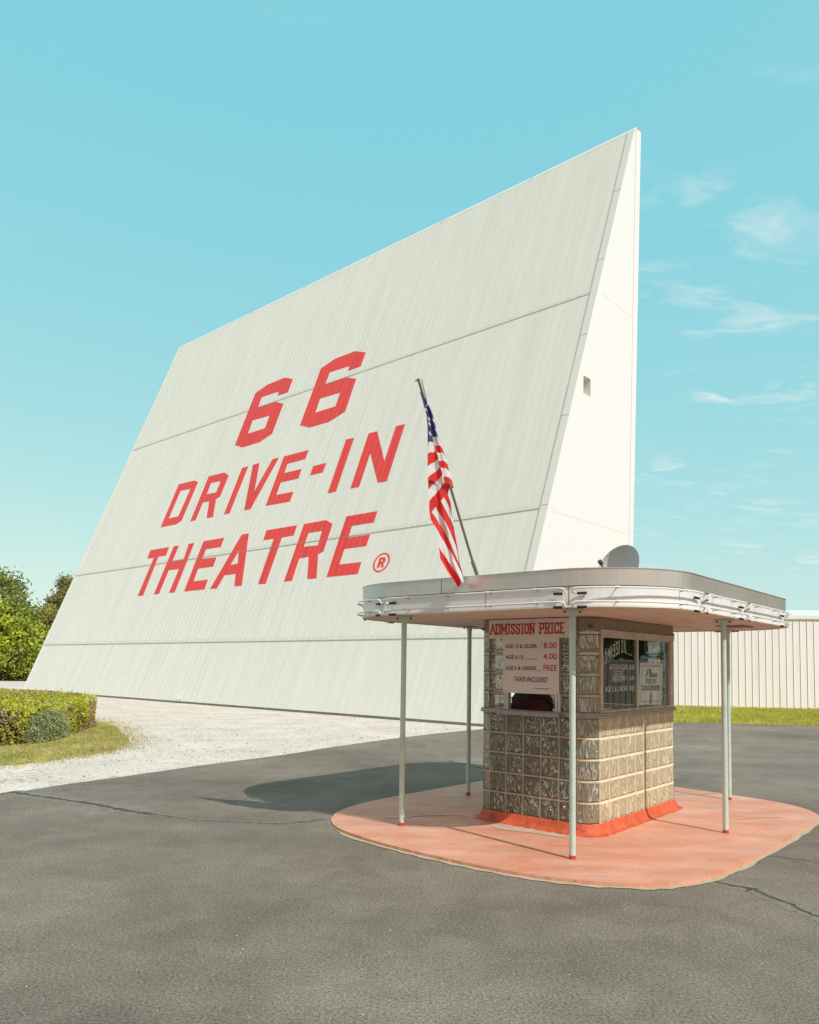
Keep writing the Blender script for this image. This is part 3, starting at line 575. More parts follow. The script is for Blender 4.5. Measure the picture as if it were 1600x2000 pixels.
# side window on the near long side
wu0, wu1, wz0, wz1 = .158, 2.0, 1.176, 1.986
win = MB()
f = .045
win.box(wu0, wu1, -.012, .05, wz0, wz0+.022); win.box(wu0, wu1, -.02, .05, wz1-.055, wz1); win.box(wu0, wu0+f, -.012, .05, wz0+.022, wz1-.055); win.box(wu1-.1, wu1, -.012, .05, wz0+.022, wz1-.055)
wf = win.build('window', M['frame'], booth)
b = MB(); b.box(1.0, 1.042, -.006, .03, wz0+.022, wz1-.055); b.box(wu0+f, wu1-.1, -.003, .03, wz1-.075, wz1-.0555); b.box(wu0+f, wu0+f+.012, -.003, .03, wz0+.0225, wz1-.0755); b.box(wu1-.115, wu1-.1005, -.003, .03, wz0+.0225, wz1-.0755)
b.build('window_frame', M['alum'], wf)
for x0_, x1_ in ((wu0+f, 1.0), (1.042, wu1-.1)):
    b = MB(); b.quad((x0_, .012, wz0+.022), (x1_, .012, wz0+.022), (x1_, .012, wz1-.075), (x0_, .012, wz1-.075)); b.build('pane', M['glass'], wf, fix=False)
# lettering painted on the glass and a dark notice behind it
b = MB(); T = lambda x, z, d: (x, .009-d, z)
word = 'ADMISSION'; 
for i, ch in enumerate(word):
    t = i/8; x = .225+t*.49; z = 1.62+.145*sin(t*pi*.5); 
    text_mb(b, ch, T, x, z, .125+.02*t, .040 if ch != 'I' else .014, d1=.001, bold=.0)
b.build('window_lettering', M['white_letter'], wf, fix=False)
for z, l, wd, pr in ((1.597, 'AGE 13 & OLDER', .42, '8.00'), (1.485, 'AGE 12 THRU 6', .36, '4.00'), (1.378, 'AGE 5 & UNDER', .52, 'FREE')):
    b = MB(); text_mb(b, l, T, .80-wd, z, .052, wd, d1=.001); text_mb(b, pr, T, .84, z, .052, .12, d1=.001); b.build('window_lettering', M['white_letter'], wf, fix=False)

b = MB(); b.quad((.50, .05, 1.455), (.83, .05, 1.455), (.83, .05, 1.66), (.50, .05, 1.66)); T = lambda x, z, d: (x, .05-d, z)
text_mb(b, 'ON', T, .57, 1.605, .045, .15, mi=1, d1=.002)
for i, z in enumerate((1.575, 1.555, 1.535, 1.515, 1.495, 1.475)): b.quad((.54+.01*(i % 2), .048, z), (.79-.012*(i % 3), .048, z), (.79-.012*(i % 3), .048, z+.008), (.54+.01*(i % 2), .048, z+.008), 1)
b.build('dark_notice', [M['dnotice'], M['white_letter']], wf, fix=False)
# service window on the short side
b = MB()
sw0, sw1 = .335, .985
for x0_, x1_ in ((sw0, sw0+.03), (sw0+.034, sw0+.062), (sw1-.05, sw1-.022), (sw1-.018, sw1+.002)): b.box(-.012, .04, x0_, x1_, 1.175, 1.98)
b.box(-.01, .04, sw0, sw1, 1.96, 1.985)
sf = b.build('service_window', M['alum'], booth)
b = MB(); b.box(.0, .01, sw0+.064, sw1-.052, 1.345, 1.955); b.build('pane', M['glass'], sf)
# door on the rear short side, glazed opening in the far long side
b = MB(); b.box(BW-.06, BW-.02, .365, .96, 1.178, 1.985); b.build('door', M['dgreen'], booth)
fw_ = MB(); x1_ = BW-BR-3*PT-.012
fw_.box(BR+.01, x1_, BD-.05, BD-.01, 1.176, 1.205); fw_.box(BR+.01, x1_, BD-.05, BD-.01, 1.94, 1.985); fw_.box(BR+.01, BR+.05, BD-.05, BD-.01, 1.205, 1.94); fw_.box(x1_-.04, x1_, BD-.05, BD-.01, 1.205, 1.94); fw_.box(.75, .78, BD-.05, BD-.01, 1.205, 1.94); fw_.box(BR+.05, .75, BD-.045, BD-.015, 1.265, 1.275); fw_.box(.78, x1_-.04, BD-.045, BD-.015, 1.265, 1.275)
fw_.build('rear_window', M['alum'], booth)
b = MB(); b.box(.02, BW-.02, .02, BD-.02, 2.0, 2.02); b.build('booth_ceiling', M['dgreen'], booth)
# maroon backed chair inside
ch = empty('chair', (*w2(.40, .91), 0), PH, 'maroon cushioned half-round seat back seen through the service window of the booth', 'chair')
def arch(w, h0, h1, n=14): return [(-w, h0)]+[(-w*cos(pi*i/n)*1.0, h1+(w*.62)*sin(pi*i/n)) for i in range(n+1)]+[(w, h0)]
b = MB(); b.prism([(-.25, 1.02), (-.25, 1.27), (-.2, 1.33), (-.12, 1.37), (.12, 1.37), (.2, 1.33), (.25, 1.27), (.25, 1.02)], 0, .02, T=lambda x, y, z: (.03+z, x+.02, y)); b.build('backrest', M['brownv'], ch)
b = MB(); b.prism(arch(.19, 1.0, 1.18), 0, .045, T=lambda x, y, z: (-.03+z, x-.03, y)); b.build('back_cushion', M['maroon'], ch, smooth=True)



# ------------------------------------------------------------ canopy
CN = RR(-1.21, 3.27, -1.085, 2.37, .86); CB, CM, CT = 2.098, 2.268, 2.402
can = MB(); A = CN.ring(-.02, 14)
can.prism(A, CB+.006, CB+.02); cano = can.build('canopy', M['soffit'], booth)
b = MB(); b.prism(CN.ring(-.03, 14), 2.34, 2.36); b.build('roof_deck', M['dark'], cano)
b = MB(); band(b, CN, CM, CT, -.03, 0, 22); band(b, CN, CT, CT+.006, -.035, .006, 22); b.build('steel_fascia', M['steel'], cano, smooth=True)
b = MB(); band(b, CN, CB, CM-.004, -.03, -.014, 22); b.build('white_fascia', M['fascia'], cano, smooth=True)
b = MB(); band(b, CN, CB-.004, CB+.012, -.035, .0, 22); b.build('fascia_lip', M['lip'], cano, smooth=True)
for o_, z0_, z1_, ds_ in ((.0015, CM+.001, CT, (.62, 5.2, 7.6)), (-.0125, CB+.012, CM-.004, (1.1, 1.9, 3.3, 4.4, 5.7, 6.7))):
    for d in ds_:
        b = MB(); b.quad((*CN.at(d, o_), z0_), (*CN.at(d+.005, o_), z0_), (*CN.at(d+.005, o_), z1_), (*CN.at(d, o_), z1_)); b.build('fascia_joint', M['dark'], cano, fix=False)
# hatch in the soffit
b = MB(); b.box(2.1, 2.52, -.75, -.45, CB-.002, CB+.004); b.build('soffit_hatch', M['hatch'], cano)
# neon tubes: units along the edge, each an upper and a lower run with hooked ends
def neon(d0, d1, hook0=1, hook1=1, cross0=0, cross1=0):
    for zi, z in enumerate((2.246, 2.135)):
        b = MB(); n_ = max(6, int((d1-d0)/.09)); pts = []
        if hook0: pts += [(*CN.at(d0-.01, .012), z-.042), (*CN.at(d0-.035, .035), z-.036), (*CN.at(d0-.028, .05), z-.012)]
        for k_ in range(n_+1): pts.append((*CN.at(d0+(d1-d0)*k_/n_, .05), z+rnd.uniform(-.0012, .0012)))
        if hook1: pts += [(*CN.at(d1+.028, .05), z-.012), (*CN.at(d1+.035, .035), z-.036), (*CN.at(d1+.01, .012), z-.042)]
        b.tube(pts, .0085, 8)
        t = b.build('neon_tube', M['tube'], booth, smooth=True)
        for dd, on in ((d0, hook0), (d1, hook1)):
            if on: b = MB(); sg = 1 if dd == d0 else -1; b.tube([(*CN.at(dd, .012), z-.042), (*CN.at(dd+sg*.075, .004), z-.040)], .011, 8); b.build('electrode', M['black'], t, smooth=True)
        L_ = d1-d0; k_ = max(2, int(L_/.45))
        for j in range(k_): b = MB(); dd = d0+L_*(j+.5)/k_; b.tube([(*CN.at(dd, -.014), z-.006), (*CN.at(dd, .045), z-.002)], .004, 6); b.tube([(*CN.at(dd-.012, .05), z), (*CN.at(dd+.012, .05), z)], .0115, 8, 1); b.build('tube_support', [M['dark'], M['lip']], t)
    for on, dd in ((cross0, d0-.02), (cross1, d1+.02)):
        if on:
            b = MB(); b.tube([(*CN.at(dd, .045), 2.25), (*CN.at(dd, .045), 2.10)], .005, 6); b.build('tube_link', M['lip'], booth)
cs = CN.st
neon(-.42-.55, -.12); neon(cs[0]-.04+.04, cs[1]+.12, 1, 1, 1, 1); neon(cs[1]+.24, cs[2]-.15+.25, 1, 1, 0, 0); neon(cs[2]+.25, cs[2]+1.28, 1, 1); neon(cs[2]+1.42, cs[3]-.05, 1, 1); neon(cs[3]+.1, cs[4]-.05, 1, 1); neon(cs[4]+.1, cs[5]-.1); neon(cs[6]+.1, cs[7]-.1)
# posts
def post_part(u, v):
    b = MB(); b.tube([(u, v, .03), (u, v, 1.98), (u, v, 2.04), (u, v, 2.07), (u, v, 2.092)], [.0265, .0265, .028, .036, .044], 18)
    p = b.build('canopy_post', M['post'], booth, smooth=True)
    b = MB(); b.tube([(u, v, .03), (u, v, .062)], .0285, 18); b.build('base_collar', M['oxide'], p, smooth=True)
    b = MB(); b.box(u-.085, u+.085, v-.055, v+.055, 2.088, CB+.002, T=lambda x, y, z: (u+(x-u)*.7+(y-v)*.7, v-(x-u)*.7+(y-v)*.7, z))
    for e in (-1, 1): b.tube([(u+e*.047, v-e*.047, 2.088), (u+e*.047, v-e*.047, 2.072)], .012, 6, 1)
    b.build('flange', [M['post'], M['dark']], p)
for u, v in ((-.870, 1.62), (-.878, -.26), (1.06, -.872), (3.035, -.285), (1.043, 2.19), (3.035, 1.62)): post_part(u, v)

# ------------------------------------------------------------ price board
pb = empty('price_board', (*w2(-.03, .65), 1.343), PH, 'white T-shaped admission price board with red heading hanging on the booth', 'sign')
def PL(v, z, d=0): return (-.004-d, v-.65, z-1.343)
b = MB(); b.prism([(1.164, 1.90), (.985, 1.90), (.985, 1.345), (.338, 1.345), (.338, 1.90), (.154, 1.90), (.154, 2.095), (1.164, 2.095)], 0, .006, T=lambda x, y, z: (z-.004, x-.65, y-1.343)); b.build('panel', M['board'], pb)
TB = lambda x, y, d: PL(1.164-x, y, d)      # x measured from the left edge of the board as you read it
# slab serif letters drawn with strokes
SL = {'A': [[(0, 0), (.5, 1), (1, 0)], [(.22, .36), (.78, .36)]], 'D': [[(.15, 0), (.15, 1)], [(.15, 1), (.6, 1), (.88, .8), (.88, .2), (.6, 0), (.15, 0)]], 'M': [[(.12, 0), (.12, 1), (.5, .3), (.88, 1), (.88, 0)]], 'I': [[(.5, 0), (.5, 1)]],
      'S': [[(.86, .74), (.8, .93), (.5, 1), (.2, .93), (.14, .72), (.3, .56), (.7, .46), (.86, .28), (.8, .08), (.5, 0), (.2, .07), (.14, .26)]], 'O': [[(.5, 1), (.2, .9), (.12, .5), (.2, .1), (.5, 0), (.8, .1), (.88, .5), (.8, .9), (.5, 1)]], 'N': [[(.14, 0), (.14, 1), (.86, 0), (.86, 1)]],
      'P': [[(.18, 0), (.18, 1), (.7, 1), (.86, .88), (.86, .6), (.7, .46), (.18, .46)]], 'R': [[(.18, 0), (.18, 1), (.7, 1), (.86, .88), (.86, .6), (.7, .48), (.18, .48)], [(.55, .48), (.86, 0)]], 'C': [[(.86, .72), (.8, .93), (.5, 1), (.2, .9), (.12, .5), (.2, .1), (.5, 0), (.8, .08), (.88, .28)]], 'E': [[(.82, 1), (.18, 1), (.18, 0), (.84, 0)], [(.18, .52), (.62, .52)]]}
SF = {'A': [(0, 0), (1, 0)], 'D': [(.1, 0), (.1, 1)], 'M': [(.1, 0), (.9, 0), (.08, 1), (.92, 1)], 'I': [(.5, 0), (.5, 1)], 'S': [], 'O': [], 'N': [(.12, 0), (.12, 1), (.86, 1)], 'P': [(.2, 0), (.12, 1)], 'R': [(.15, 0), (.9, 0), (.12, 1)], 'C': [], 'E': [(.12, 1), (.12, 0)]}
b = MB(); x = .018; H = .098; y0 = 1.948
for ch_ in 'ADMISSION PRICE':
    if ch_ == ' ': x += .048; continue
    w = {'M': .078, 'I': .036, 'A': .066, 'S': .056}.get(ch_, .060)
    for i_, st_ in enumerate(SL[ch_]): stroke(b, [(x+p*w*.92, y0+q_*H) for p, q_ in st_], .0165 if not (ch_ == 'A' and i_) else .010, TB, .002+.0003*i_)
    for (p, q_) in SF[ch_]: sxx = .017 if ch_ != 'I' else .016; stroke(b, [(x+p*w*.92-sxx+.004, y0+q_*H), (x+p*w*.92+sxx-.004, y0+q_*H)], .0145, TB, .0029)
    x += w+.0035
b.build('heading', M['signred'], pb, fix=False)
bx = 1.164-.985
def line(name, m_, f_):
    b = MB(); f_(b); return b.build(name, m_, pb, fix=False)
def dash(b, x0_, x1_, z, t=.004): b.quad(TB(bx+x0_, z, .002), TB(bx+x1_, z, .002), TB(bx+x1_, z+t, .002), TB(bx+x0_, z+t, .002))
for z, tx_, ww, e0, e1_ in ((1.800, 'AGE 13 & OLDER', .375, .412, .442), (1.690, 'AGE 6-12', .215, .262, .405), (1.578, 'AGE 5 & UNDER', .368, .408, .445)):
    line('fare_line', M['signblack'], lambda b: (text_mb(b, tx_, TB, bx+.027, z, .040, ww, d1=.002, bold=.014), dash(b, e0, e1_, z-.001)))
line('tax_line', M['signblack'], lambda b: text_mb(b, 'TAXES INCLUDED', TB, bx+.125, 1.462, .050, .39, d1=.002, shear=.22, bold=.012))
def tiny(b):
    dash(b, .34, .362, 1.397, .002); dash(b, .55, .578, 1.397, .002)
    for i in range(13): dash(b, .375+i*.0125, .383+i*.0125, 1.394, .008)
line('painter_line', M['signblack'], tiny)
for x_, z_ in ((.5, 2.08), (bx+.03, 1.36), (bx+.62, 1.36)):
    b = MB(); b.quad(TB(x_, z_, .003), TB(x_+.008, z_, .003), TB(x_+.008, z_+.008, .003), TB(x_, z_+.008, .003)); b.build('screw', M['dark'], pb, fix=False)
line('price', M['signred'], lambda b: (text_mb(b, '8.00', TB, bx+.475, 1.797, .058, .148, d1=.002, bold=.012), text_mb(b, '$', TB, bx+.447, 1.835, .030, .014, d1=.002, bold=.01)))
line('price', M['signred'], lambda b: text_mb(b, '4.00', TB, bx+.470, 1.688, .058, .153, d1=.002, bold=.012))
line('price', M['signred'], lambda b: text_mb(b, 'FREE', TB, bx+.475, 1.576, .058, .150, d1=.002, bold=.012))

# ------------------------------------------------------------ PAY IN CONCESSION notice in the window
nc = empty('notice_sign', (*w2(1.43, .028), 1.20), PH, 'white PAY IN CONCESSION notice with thin red border leaning inside the booth window', 'sign')
b = MB(); ql = [(-.335, .025), (.285, .018), (.335, .47), (-.275, .475)]; TN = lambda x, z, d: (x, -.004-d, z)
b.prism(ql, 0, .004, T=lambda x, y, z: (x, z-.004, y)); b.build('panel', M['paper'], nc)
def qp(s, t):
    a = Vector(ql[0]).lerp(Vector(ql[1]), s); c = Vector(ql[3]).lerp(Vector(ql[2]), s); p = a.lerp(c, t); return p.x, p.y
TQ = lambda s, t, d: TN(*qp(s, t), d)
b = MB()
for a_, c_ in (((.08, .07), (.92, .085)), ((.08, .915), (.92, .93)), ((.08, .085), (.093, .915)), ((.907, .085), (.92, .915))):
    b.quad(TQ(a_[0], a_[1], .002), TQ(c_[0], a_[1], .002), TQ(c_[0], c_[1], .002), TQ(a_[0], c_[1], .002))
b.build('border', M['rust'], nc, fix=False)
b = MB(); text_mb(b, 'PAY IN', TQ, .5, .49, .13, .42, d1=.002, align='C', bold=.03); text_mb(b, 'CONCESSION', TQ, .5, .33, .13, .84, d1=.002, align='C', bold=.03)
scr = [[(0, .35), (.05, .55), (.12, .98), (.04, .1), (-.01, 0)], [(.06, .8), (.12, 1), (.22, 1.0), (.25, .8), (.16, .58), (.09, .55)], [(.24, .2), (.30, .4), (.37, .95), (.33, 1), (.28, .4), (.30, .18), (.36, .22)], [(.38, .33), (.44, .5), (.42, .58), (.37, .4), (.39, .2), (.46, .22)], [(.56, .52), (.5, .5), (.48, .25), (.54, .25), (.58, .52), (.56, .22), (.62, .25)], [(.62, .25), (.69, .55), (.72, .3), (.66, .18), (.72, .22)], [(.76, .33), (.84, .5), (.82, .58), (.75, .42), (.77, .2), (.88, .28)]]
for st_ in scr: stroke(b, [(.27+p*.56, .62+q_*.23) for p, q_ in st_], .024, TQ, .002)
b.build('black_lettering', M['signblack'], nc, fix=False)
b = MB(); pl_ = [(.47, .02), (.55, .02), (.56, .06), (.54, .1), (.56, .16), (.56, .23), (.53, .27), (.49, .26), (.47, .2), (.48, .13), (.46, .08)]; b.prism(pl_, .0015, .003, T=TQ); b.build('emblem', M['gold'], nc)
# hanging cord inside the window
b = MB(); b.tube([(*w2(1.36, .16), 1.95), (*w2(1.40, .15), 1.88), (*w2(1.455, .15), 1.80), (*w2(1.47, .14), 1.72), (*w2(1.46, .12), 1.62), (*w2(1.46, .1), 1.5)], .004, 6); tag(b.build('cord', M['black']), 'thin black cord hanging behind the right window pane above the white notice', 'cord')

# ------------------------------------------------------------ flag
fl = empty('flag', (.62, 6.63, 2.36), 0, 'American flag hanging limp from a slanted metal pole on the canopy edge', 'flag')
FO = Vector((.62, 6.63, 2.36))
def FPt(x, z, w=0): return Vector((x, 6.08+(3.96-z)*.35-w, z))-FO
b = MB(); b.tube([FPt(.046, 3.96, -.03), FPt(.547, 2.525, -.03)], .0115, 12); b.tube([FPt(.543, 2.53, -.03), FPt(.62, 2.345, -.03)], .017, 12); b.tube([FPt(.022, 3.945, -.03), FPt(.055, 3.965, -.03)], .007, 8); b.tube([FPt(.073, 3.95, .0), FPt(.13, 3.74, .0)], .004, 6)
b.build('flag_pole', M['pole'], fl, smooth=True)
FD = {"left":[[0.0622,3.8486],[0.0821,3.7773],[0.1168,3.6676],[0.128,3.5736],[0.1307,3.4439],[0.1316,3.2598],[0.1429,3.0818],[0.1516,2.9871],[0.1532,2.9099],[0.1674,2.8369],[0.2224,2.7639],[0.2402,2.6341],[0.2577,2.5216],[0.3398,2.3994],[0.4218,2.3047]],"right":[[0.0687,3.8486],[0.1143,3.7904],[0.143,3.7527],[0.1722,3.6938],[0.213,3.5488],[0.2477,3.4801],[0.2728,3.4196],[0.2979,3.3675],[0.3242,3.2755],[0.35,3.2094],[0.369,3.1473],[0.3282,3.1396],[0.3161,3.0929],[0.3457,3.0303],[0.3581,2.9398],[0.3751,2.8579],[0.3873,2.7753],[0.4155,2.655],[0.4375,2.5804],[0.4616,2.4485],[0.4803,2.3916],[0.4767,2.3534],[0.4268,2.3047]],"canton":[[0.0574,3.8611],[0.0819,3.7858],[0.1119,3.676],[0.1234,3.5735],[0.126,3.4413],[0.1772,3.4749],[0.1716,3.5121],[0.2233,3.5127],[0.2555,3.4672],[0.2732,3.4065],[0.2913,3.3674],[0.3121,3.3677],[0.2712,3.4804],[0.2162,3.609],[0.1815,3.6939],[0.1424,3.7781],[0.1141,3.803],[0.076,3.8571]],"w":[[[0.1716,3.5121],[0.2252,3.5127],[0.2719,3.4526],[0.192,3.4447]],[[0.2075,3.3882],[0.3019,3.3938],[0.3131,3.3326],[0.228,3.3245]],[[0.2464,3.2701],[0.3337,3.2765],[0.3547,3.2112],[0.2672,3.2039]],[[0.1214,3.4377],[0.1772,3.4749],[0.1995,3.4056],[0.1231,3.3504]],[[0.1252,3.2465],[0.2199,3.3446],[0.2367,3.2788],[0.1271,3.155]],[[0.1289,3.0654],[0.2611,3.2172],[0.2798,3.1596],[0.1403,2.9734]],[[0.2503,3.0065],[0.28,3.0448],[0.3383,2.9578],[0.3798,2.8625],[0.3809,2.8258],[0.3254,2.903]],[[0.1755,2.9056],[0.2082,2.9561],[0.2882,2.8476],[0.3699,2.7102],[0.4164,2.627],[0.4531,2.5524],[0.477,2.4297],[0.4246,2.5238],[0.3623,2.6356],[0.2904,2.7648],[0.2201,2.8605]],[[0.2173,2.7731],[0.2929,2.6721],[0.3643,2.5701],[0.4363,2.4672],[0.4882,2.3917],[0.4846,2.3535],[0.4605,2.334],[0.4086,2.4098],[0.3264,2.5225],[0.2333,2.634]]],"stars":[[0.1114,3.7058],[0.1379,3.6422],[0.18,3.6385],[0.1443,3.6038],[0.203,3.5745],[0.1497,3.5247],[0.1244,3.7525]],"pole":[[0.0538,3.961],[0.0328,3.9508],[0.0754,3.8864],[0.1192,3.7778],[0.3233,3.1423],[0.5474,2.5254],[0.5957,2.4217],[0.601,2.4123]]}
def interp(tab, z):
    for a, c in zip(tab[:-1], tab[1:]):
        if a[1] >= z >= c[1]: t = (a[1]-z)/(a[1]-c[1]+1e-9); return a[0]+(c[0]-a[0])*t
    return tab[0][0] if z > tab[0][1] else tab[-1][0]
def inside(p, poly):
    c = False; x, y = p; j = len(poly)-1
    for i in range(len(poly)):
        if (poly[i][1] > y) != (poly[j][1] > y) and x < (poly[j][0]-poly[i][0])*(y-poly[i][1])/(poly[j][1]-poly[i][1])+poly[i][0]: c = not c
        j = i
    return c
NR, NC = 300, 36; zt, zb = FD['left'][0][1], FD['left'][-1][1]; grid = []; b = MB()
stars = []
for (sx_, sz_) in FD['stars']:
    stars.append([(sx_+(.020 if k % 2 == 0 else .0085)*sin(k*pi/5+.15)*.85, sz_+(.020 if k % 2 == 0 else .0085)*cos(k*pi/5+.15)) for k in range(10)])
stz = lambda x, z: any(abs(x-s_[0]) < .025 and abs(z-s_[1]) < .025 for s_ in FD['stars'])
for i in range(NR+1):
    z = zt+(zb-zt)*i/NR; xl = interp(FD['left'], z); xr = max(interp(FD['right'], z), xl+.004); row = []
    for j in range(NC+1):
        s = j/NC; x = xl+(xr-xl)*s; wd = xr-xl; t = i/NR
        fold = .050*sin(2*pi*(s*1.35+.12+.35*t))*min(1, wd/.12)+.016*sin(2*pi*(s*3.1-.8*t))*min(1, wd/.15)+.006*sin(14*z+9*s)
        if .30 < t < .47 and x > .23+(3.3-z)*.22: fold += .02
        edge = -.020*(abs(2*s-1)**4)
        row.append(FPt(x, z, fold*.6+edge+.03-(x-(xl+xr)/2)*1.05)); 
    grid.append(row)
o_ = len(b.v); b.v += [tuple(p) for r in grid for p in r]
for i in range(NR):
    z = zt+(zb-zt)*(i+.5)/NR; xl = interp(FD['left'], z); xr = max(interp(FD['right'], z), xl+.004)
    for j in range(NC):
        x = xl+(xr-xl)*(j+.5)/NC; p = (x, z); mi = 0
        if inside(p, FD['canton']):
            mi = 2
            if stz(*p) and any(inside(p, s_) for s_ in stars): mi = 1
        elif any(inside(p, w_) for w_ in FD['w']): mi = 1
        b.f.append((o_+i*(NC+1)+j, o_+(i+1)*(NC+1)+j, o_+(i+1)*(NC+1)+j+1, o_+i*(NC+1)+j+1)); b.m.append(mi)
b.build('flag_cloth', [M['fred'], M['fwhite'], M['fblue']], fl, smooth='all', fix=False)

# ------------------------------------------------------------ satellite dish on the canopy roof
DC = Vector((2.02, 7.36, 2.58))
ds = empty('satellite_dish', (DC.x, DC.y, 2.36), 0, 'round grey satellite dish tilted on the booth canopy roof', 'satellite dish')
ax = Vector((-.80, -.55, .35)).normalized(); a1 = ax.cross(Vector((0, 0, 1))).normalized(); a2 = a1.cross(ax)
b = MB(); rad = .255; NRr = 8; NT = 36; c0 = Vector((0, 0, .22))
def dp(r, t, th): return c0+(a1*cos(t)+a2*sin(t))*rad*r+ax*(.13*(r*r-1)-th)
for th in (0, .008):
    for i in range(NRr):
        for k in range(NT):
            t0, t1 = 2*pi*k/NT, 2*pi*(k+1)/NT; b.quad(dp(i/NRr, t0, th), dp(i/NRr, t1, th), dp((i+1)/NRr, t1, th), dp((i+1)/NRr, t0, th))
for k in range(NT): t0, t1 = 2*pi*k/NT, 2*pi*(k+1)/NT; b.quad(dp(1, t0, 0), dp(1, t1, 0), dp(1, t1, .008), dp(1, t0, .008))
b.build('dish_reflector', M['dish'], ds, smooth=True, fix=False)
b = MB(); b.tube([c0-ax*.14, (.12, .08, .12), (.12, .08, 0)], .02, 10); b.build('mast', M['dark'], ds, smooth=True)
b = MB(); e = c0+ax*.10; b.tube([c0-a2*rad-ax*.0, e-a2*rad*.75, e+ax*.12-a2*rad*.2], .008, 8); b.tube([e+ax*.12-a2*rad*.2, e+ax*.16-a2*rad*.15], .022, 10); b.build('feed_arm', M['dark'], ds)
b = MB(); pr = Vector((*w2(-.10, -.42), 2.405)); b.tube([pr, pr+Vector((.0, 0, .03))], .004, 6); b.box(-.09, .03, -.012, .012, .012, .03, T=lambda x, y, z: tuple(Vector((1.42+x, 6.6+y, 2.402+z))))
b.tube([(1.47, 6.6, 2.41), (1.50, 6.6, 2.44), (1.55, 6.6, 2.415)], .016, 8)
tag(b.build('roof_clamp', M['dark']), 'small dark clamp on the canopy top edge left of the dish', 'clamp')

# ------------------------------------------------------------ screen tower
TH = radians(138.67246); K = .40091; LT = 29.95; HT = 21.15
tw = empty('screen_tower', (2.321, 20.092, 0), TH, 'tall white wedge-shaped drive-in screen tower with red painted lettering', 'screen tower')
nf = Vector((0, 1, K)).normalized()
def F(t, z, o_=0): return (t, -K*z+nf.y*o_, z+nf.z*o_)
TRM = .26
b = MB(); seams = [2.41, 6.26, 13.98]; zs = [.07]+seams+[HT]
for z0, z1 in zip(zs[:-1], zs[1:]):
    nx = 10
    for i in range(nx):
        ta, tb = LT*i/nx, LT*(i+1)/nx
        b.quad(F(ta, z0), F(tb, z0), F(tb, z1), F(ta, z1))
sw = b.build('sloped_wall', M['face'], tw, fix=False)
b = MB()
np_ = int((LT-TRM)/.3048)
for i in range(1, np_+1):
    t = TRM+i*.3048
    for z0, z1 in zip(zs[:-1], zs[1:]):
        a, c, h = t-.003, t+.003, .0085
        b.quad(F(a-.003, z0, 0), F(a, z0, h), F(a, z1, h), F(a-.003, z1, 0)); b.quad(F(a, z0, h), F(c, z0, h), F(c, z1, h), F(a, z1, h)); b.quad(F(c, z0, h), F(c+.003, z0, 0), F(c+.003, z1, 0), F(c, z1, h))
        b.quad(F(a-.010, z0, .003), F(a-.004, z0, .003), F(a-.004, z1, .003), F(a-.010, z1, .003), 1)
b.build('panel_ribs', [M['rib'], M['groove']], sw, fix=False)
b = MB()
for z in seams:
    b.box(TRM, LT, 0, 1, 0, 1, 0, T=lambda x, y, w: F(x, z+.012+.14*w, .002+.0018*y))
    b.box(TRM, LT, 0, 1, 0, 1, 1, T=lambda x, y, w: F(x, z-.012+.024*w, .0145+.001*y))  # raised dark strip paints the shadow line under each lap
b.build('seam_laps', [M['lap'], M['dark_line']], sw)
b = MB()   # dented sheet near the ground
for i in range(3):
    t0 = 15.05+i*.09; b.quad(F(t0, .12, .004+.03*(i % 2)), F(t0+.09, .14, .004+.03*((i+1) % 2)), F(t0+.05, .95-.15*i, .003), F(t0-.02, .9-.08*i, .003))
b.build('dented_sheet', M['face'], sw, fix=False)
b = MB()
b.box(-.03, TRM, 0, 1, 0, 1, 0, T=lambda x, y, w: F(x, .05+(HT-.05)*w, -.01+.026*y))
b.box(TRM-.03, TRM-.012, 0, 1, 0, 1, 1, T=lambda x, y, w: F(x, .05+(HT-.05)*w, .0165+.001*y))
for z in (.5, 3.4, 6.35, 9.35, 12.3, 15.3, 18.3): b.box(-.03, TRM, 0, 1, 0, 1, 1, T=lambda x, y, w: F(x, z+.02*w, .0162+.001*y))
b.build('corner_trim', [M['trimp'], M['dark_line']], tw)
b = MB(); b.box(LT-.12, LT+.03, 0, 1, 0, 1, 0, T=lambda x, y, w: F(x, .05+(HT-.05)*w, -.01+.026*y)); b.build('corner_trim', M['trimp'], tw)
b = MB()   # top flashing
b.box(-.03, LT+.03, 0, 1, 0, 1, 0, T=lambda x, y, w: (x, -8.45-.24*w+(.0 if y else -.02), HT-.06+.27*w) )
b.quad((-.03, -8.69, HT+.21), (LT+.03, -8.69, HT+.21), (LT+.03, -9.05, HT+.20), (-.03, -9.05, HT+.20))
for t in (4.4, 9, 13.6, 18.2, 22.8): b.box(t, t+.04, 0, 1, 0, 1, 1, T=lambda x, y, w: (x, -8.45-.24*w+.006*y+.004, HT-.06+.27*w))
b.build('roof_cap', [M['endw'], M['dark_line']], tw)
# end walls
ew = [(0, .05), (K*HT, HT), (8.69, HT+.21), (9.03, HT+.20), (7.9, .05)]
hole = [(4.70, 10.31), (4.70, 10.88), (5.17, 10.89), (5.17, 10.32)]
b = MB(); TE = lambda s, z, d: (d, -s, z); b.prism(ew, .0, .03, T=TE, hole=hole)
e1 = b.build('end_wall', M['endw'], tw)
b = MB(); y0_, y1_, z0_, z1_ = -5.17, -4.70, 10.31, 10.885
b.quad((.34, y0_, z0_), (.34, y1_, z0_), (.34, y1_, z1_), (.34, y0_, z1_))
for p_, q_ in (((y0_, z0_), (y1_, z0_)), ((y1_, z0_), (y1_, z1_)), ((y1_, z1_), (y0_, z1_)), ((y0_, z1_), (y0_, z0_))): b.quad((.03, *p_), (.03, *q_), (.34, *q_), (.34, *p_))
b.build('vent_opening', [M['trimp'], M['hole']], e1, fix=False)
b = MB()
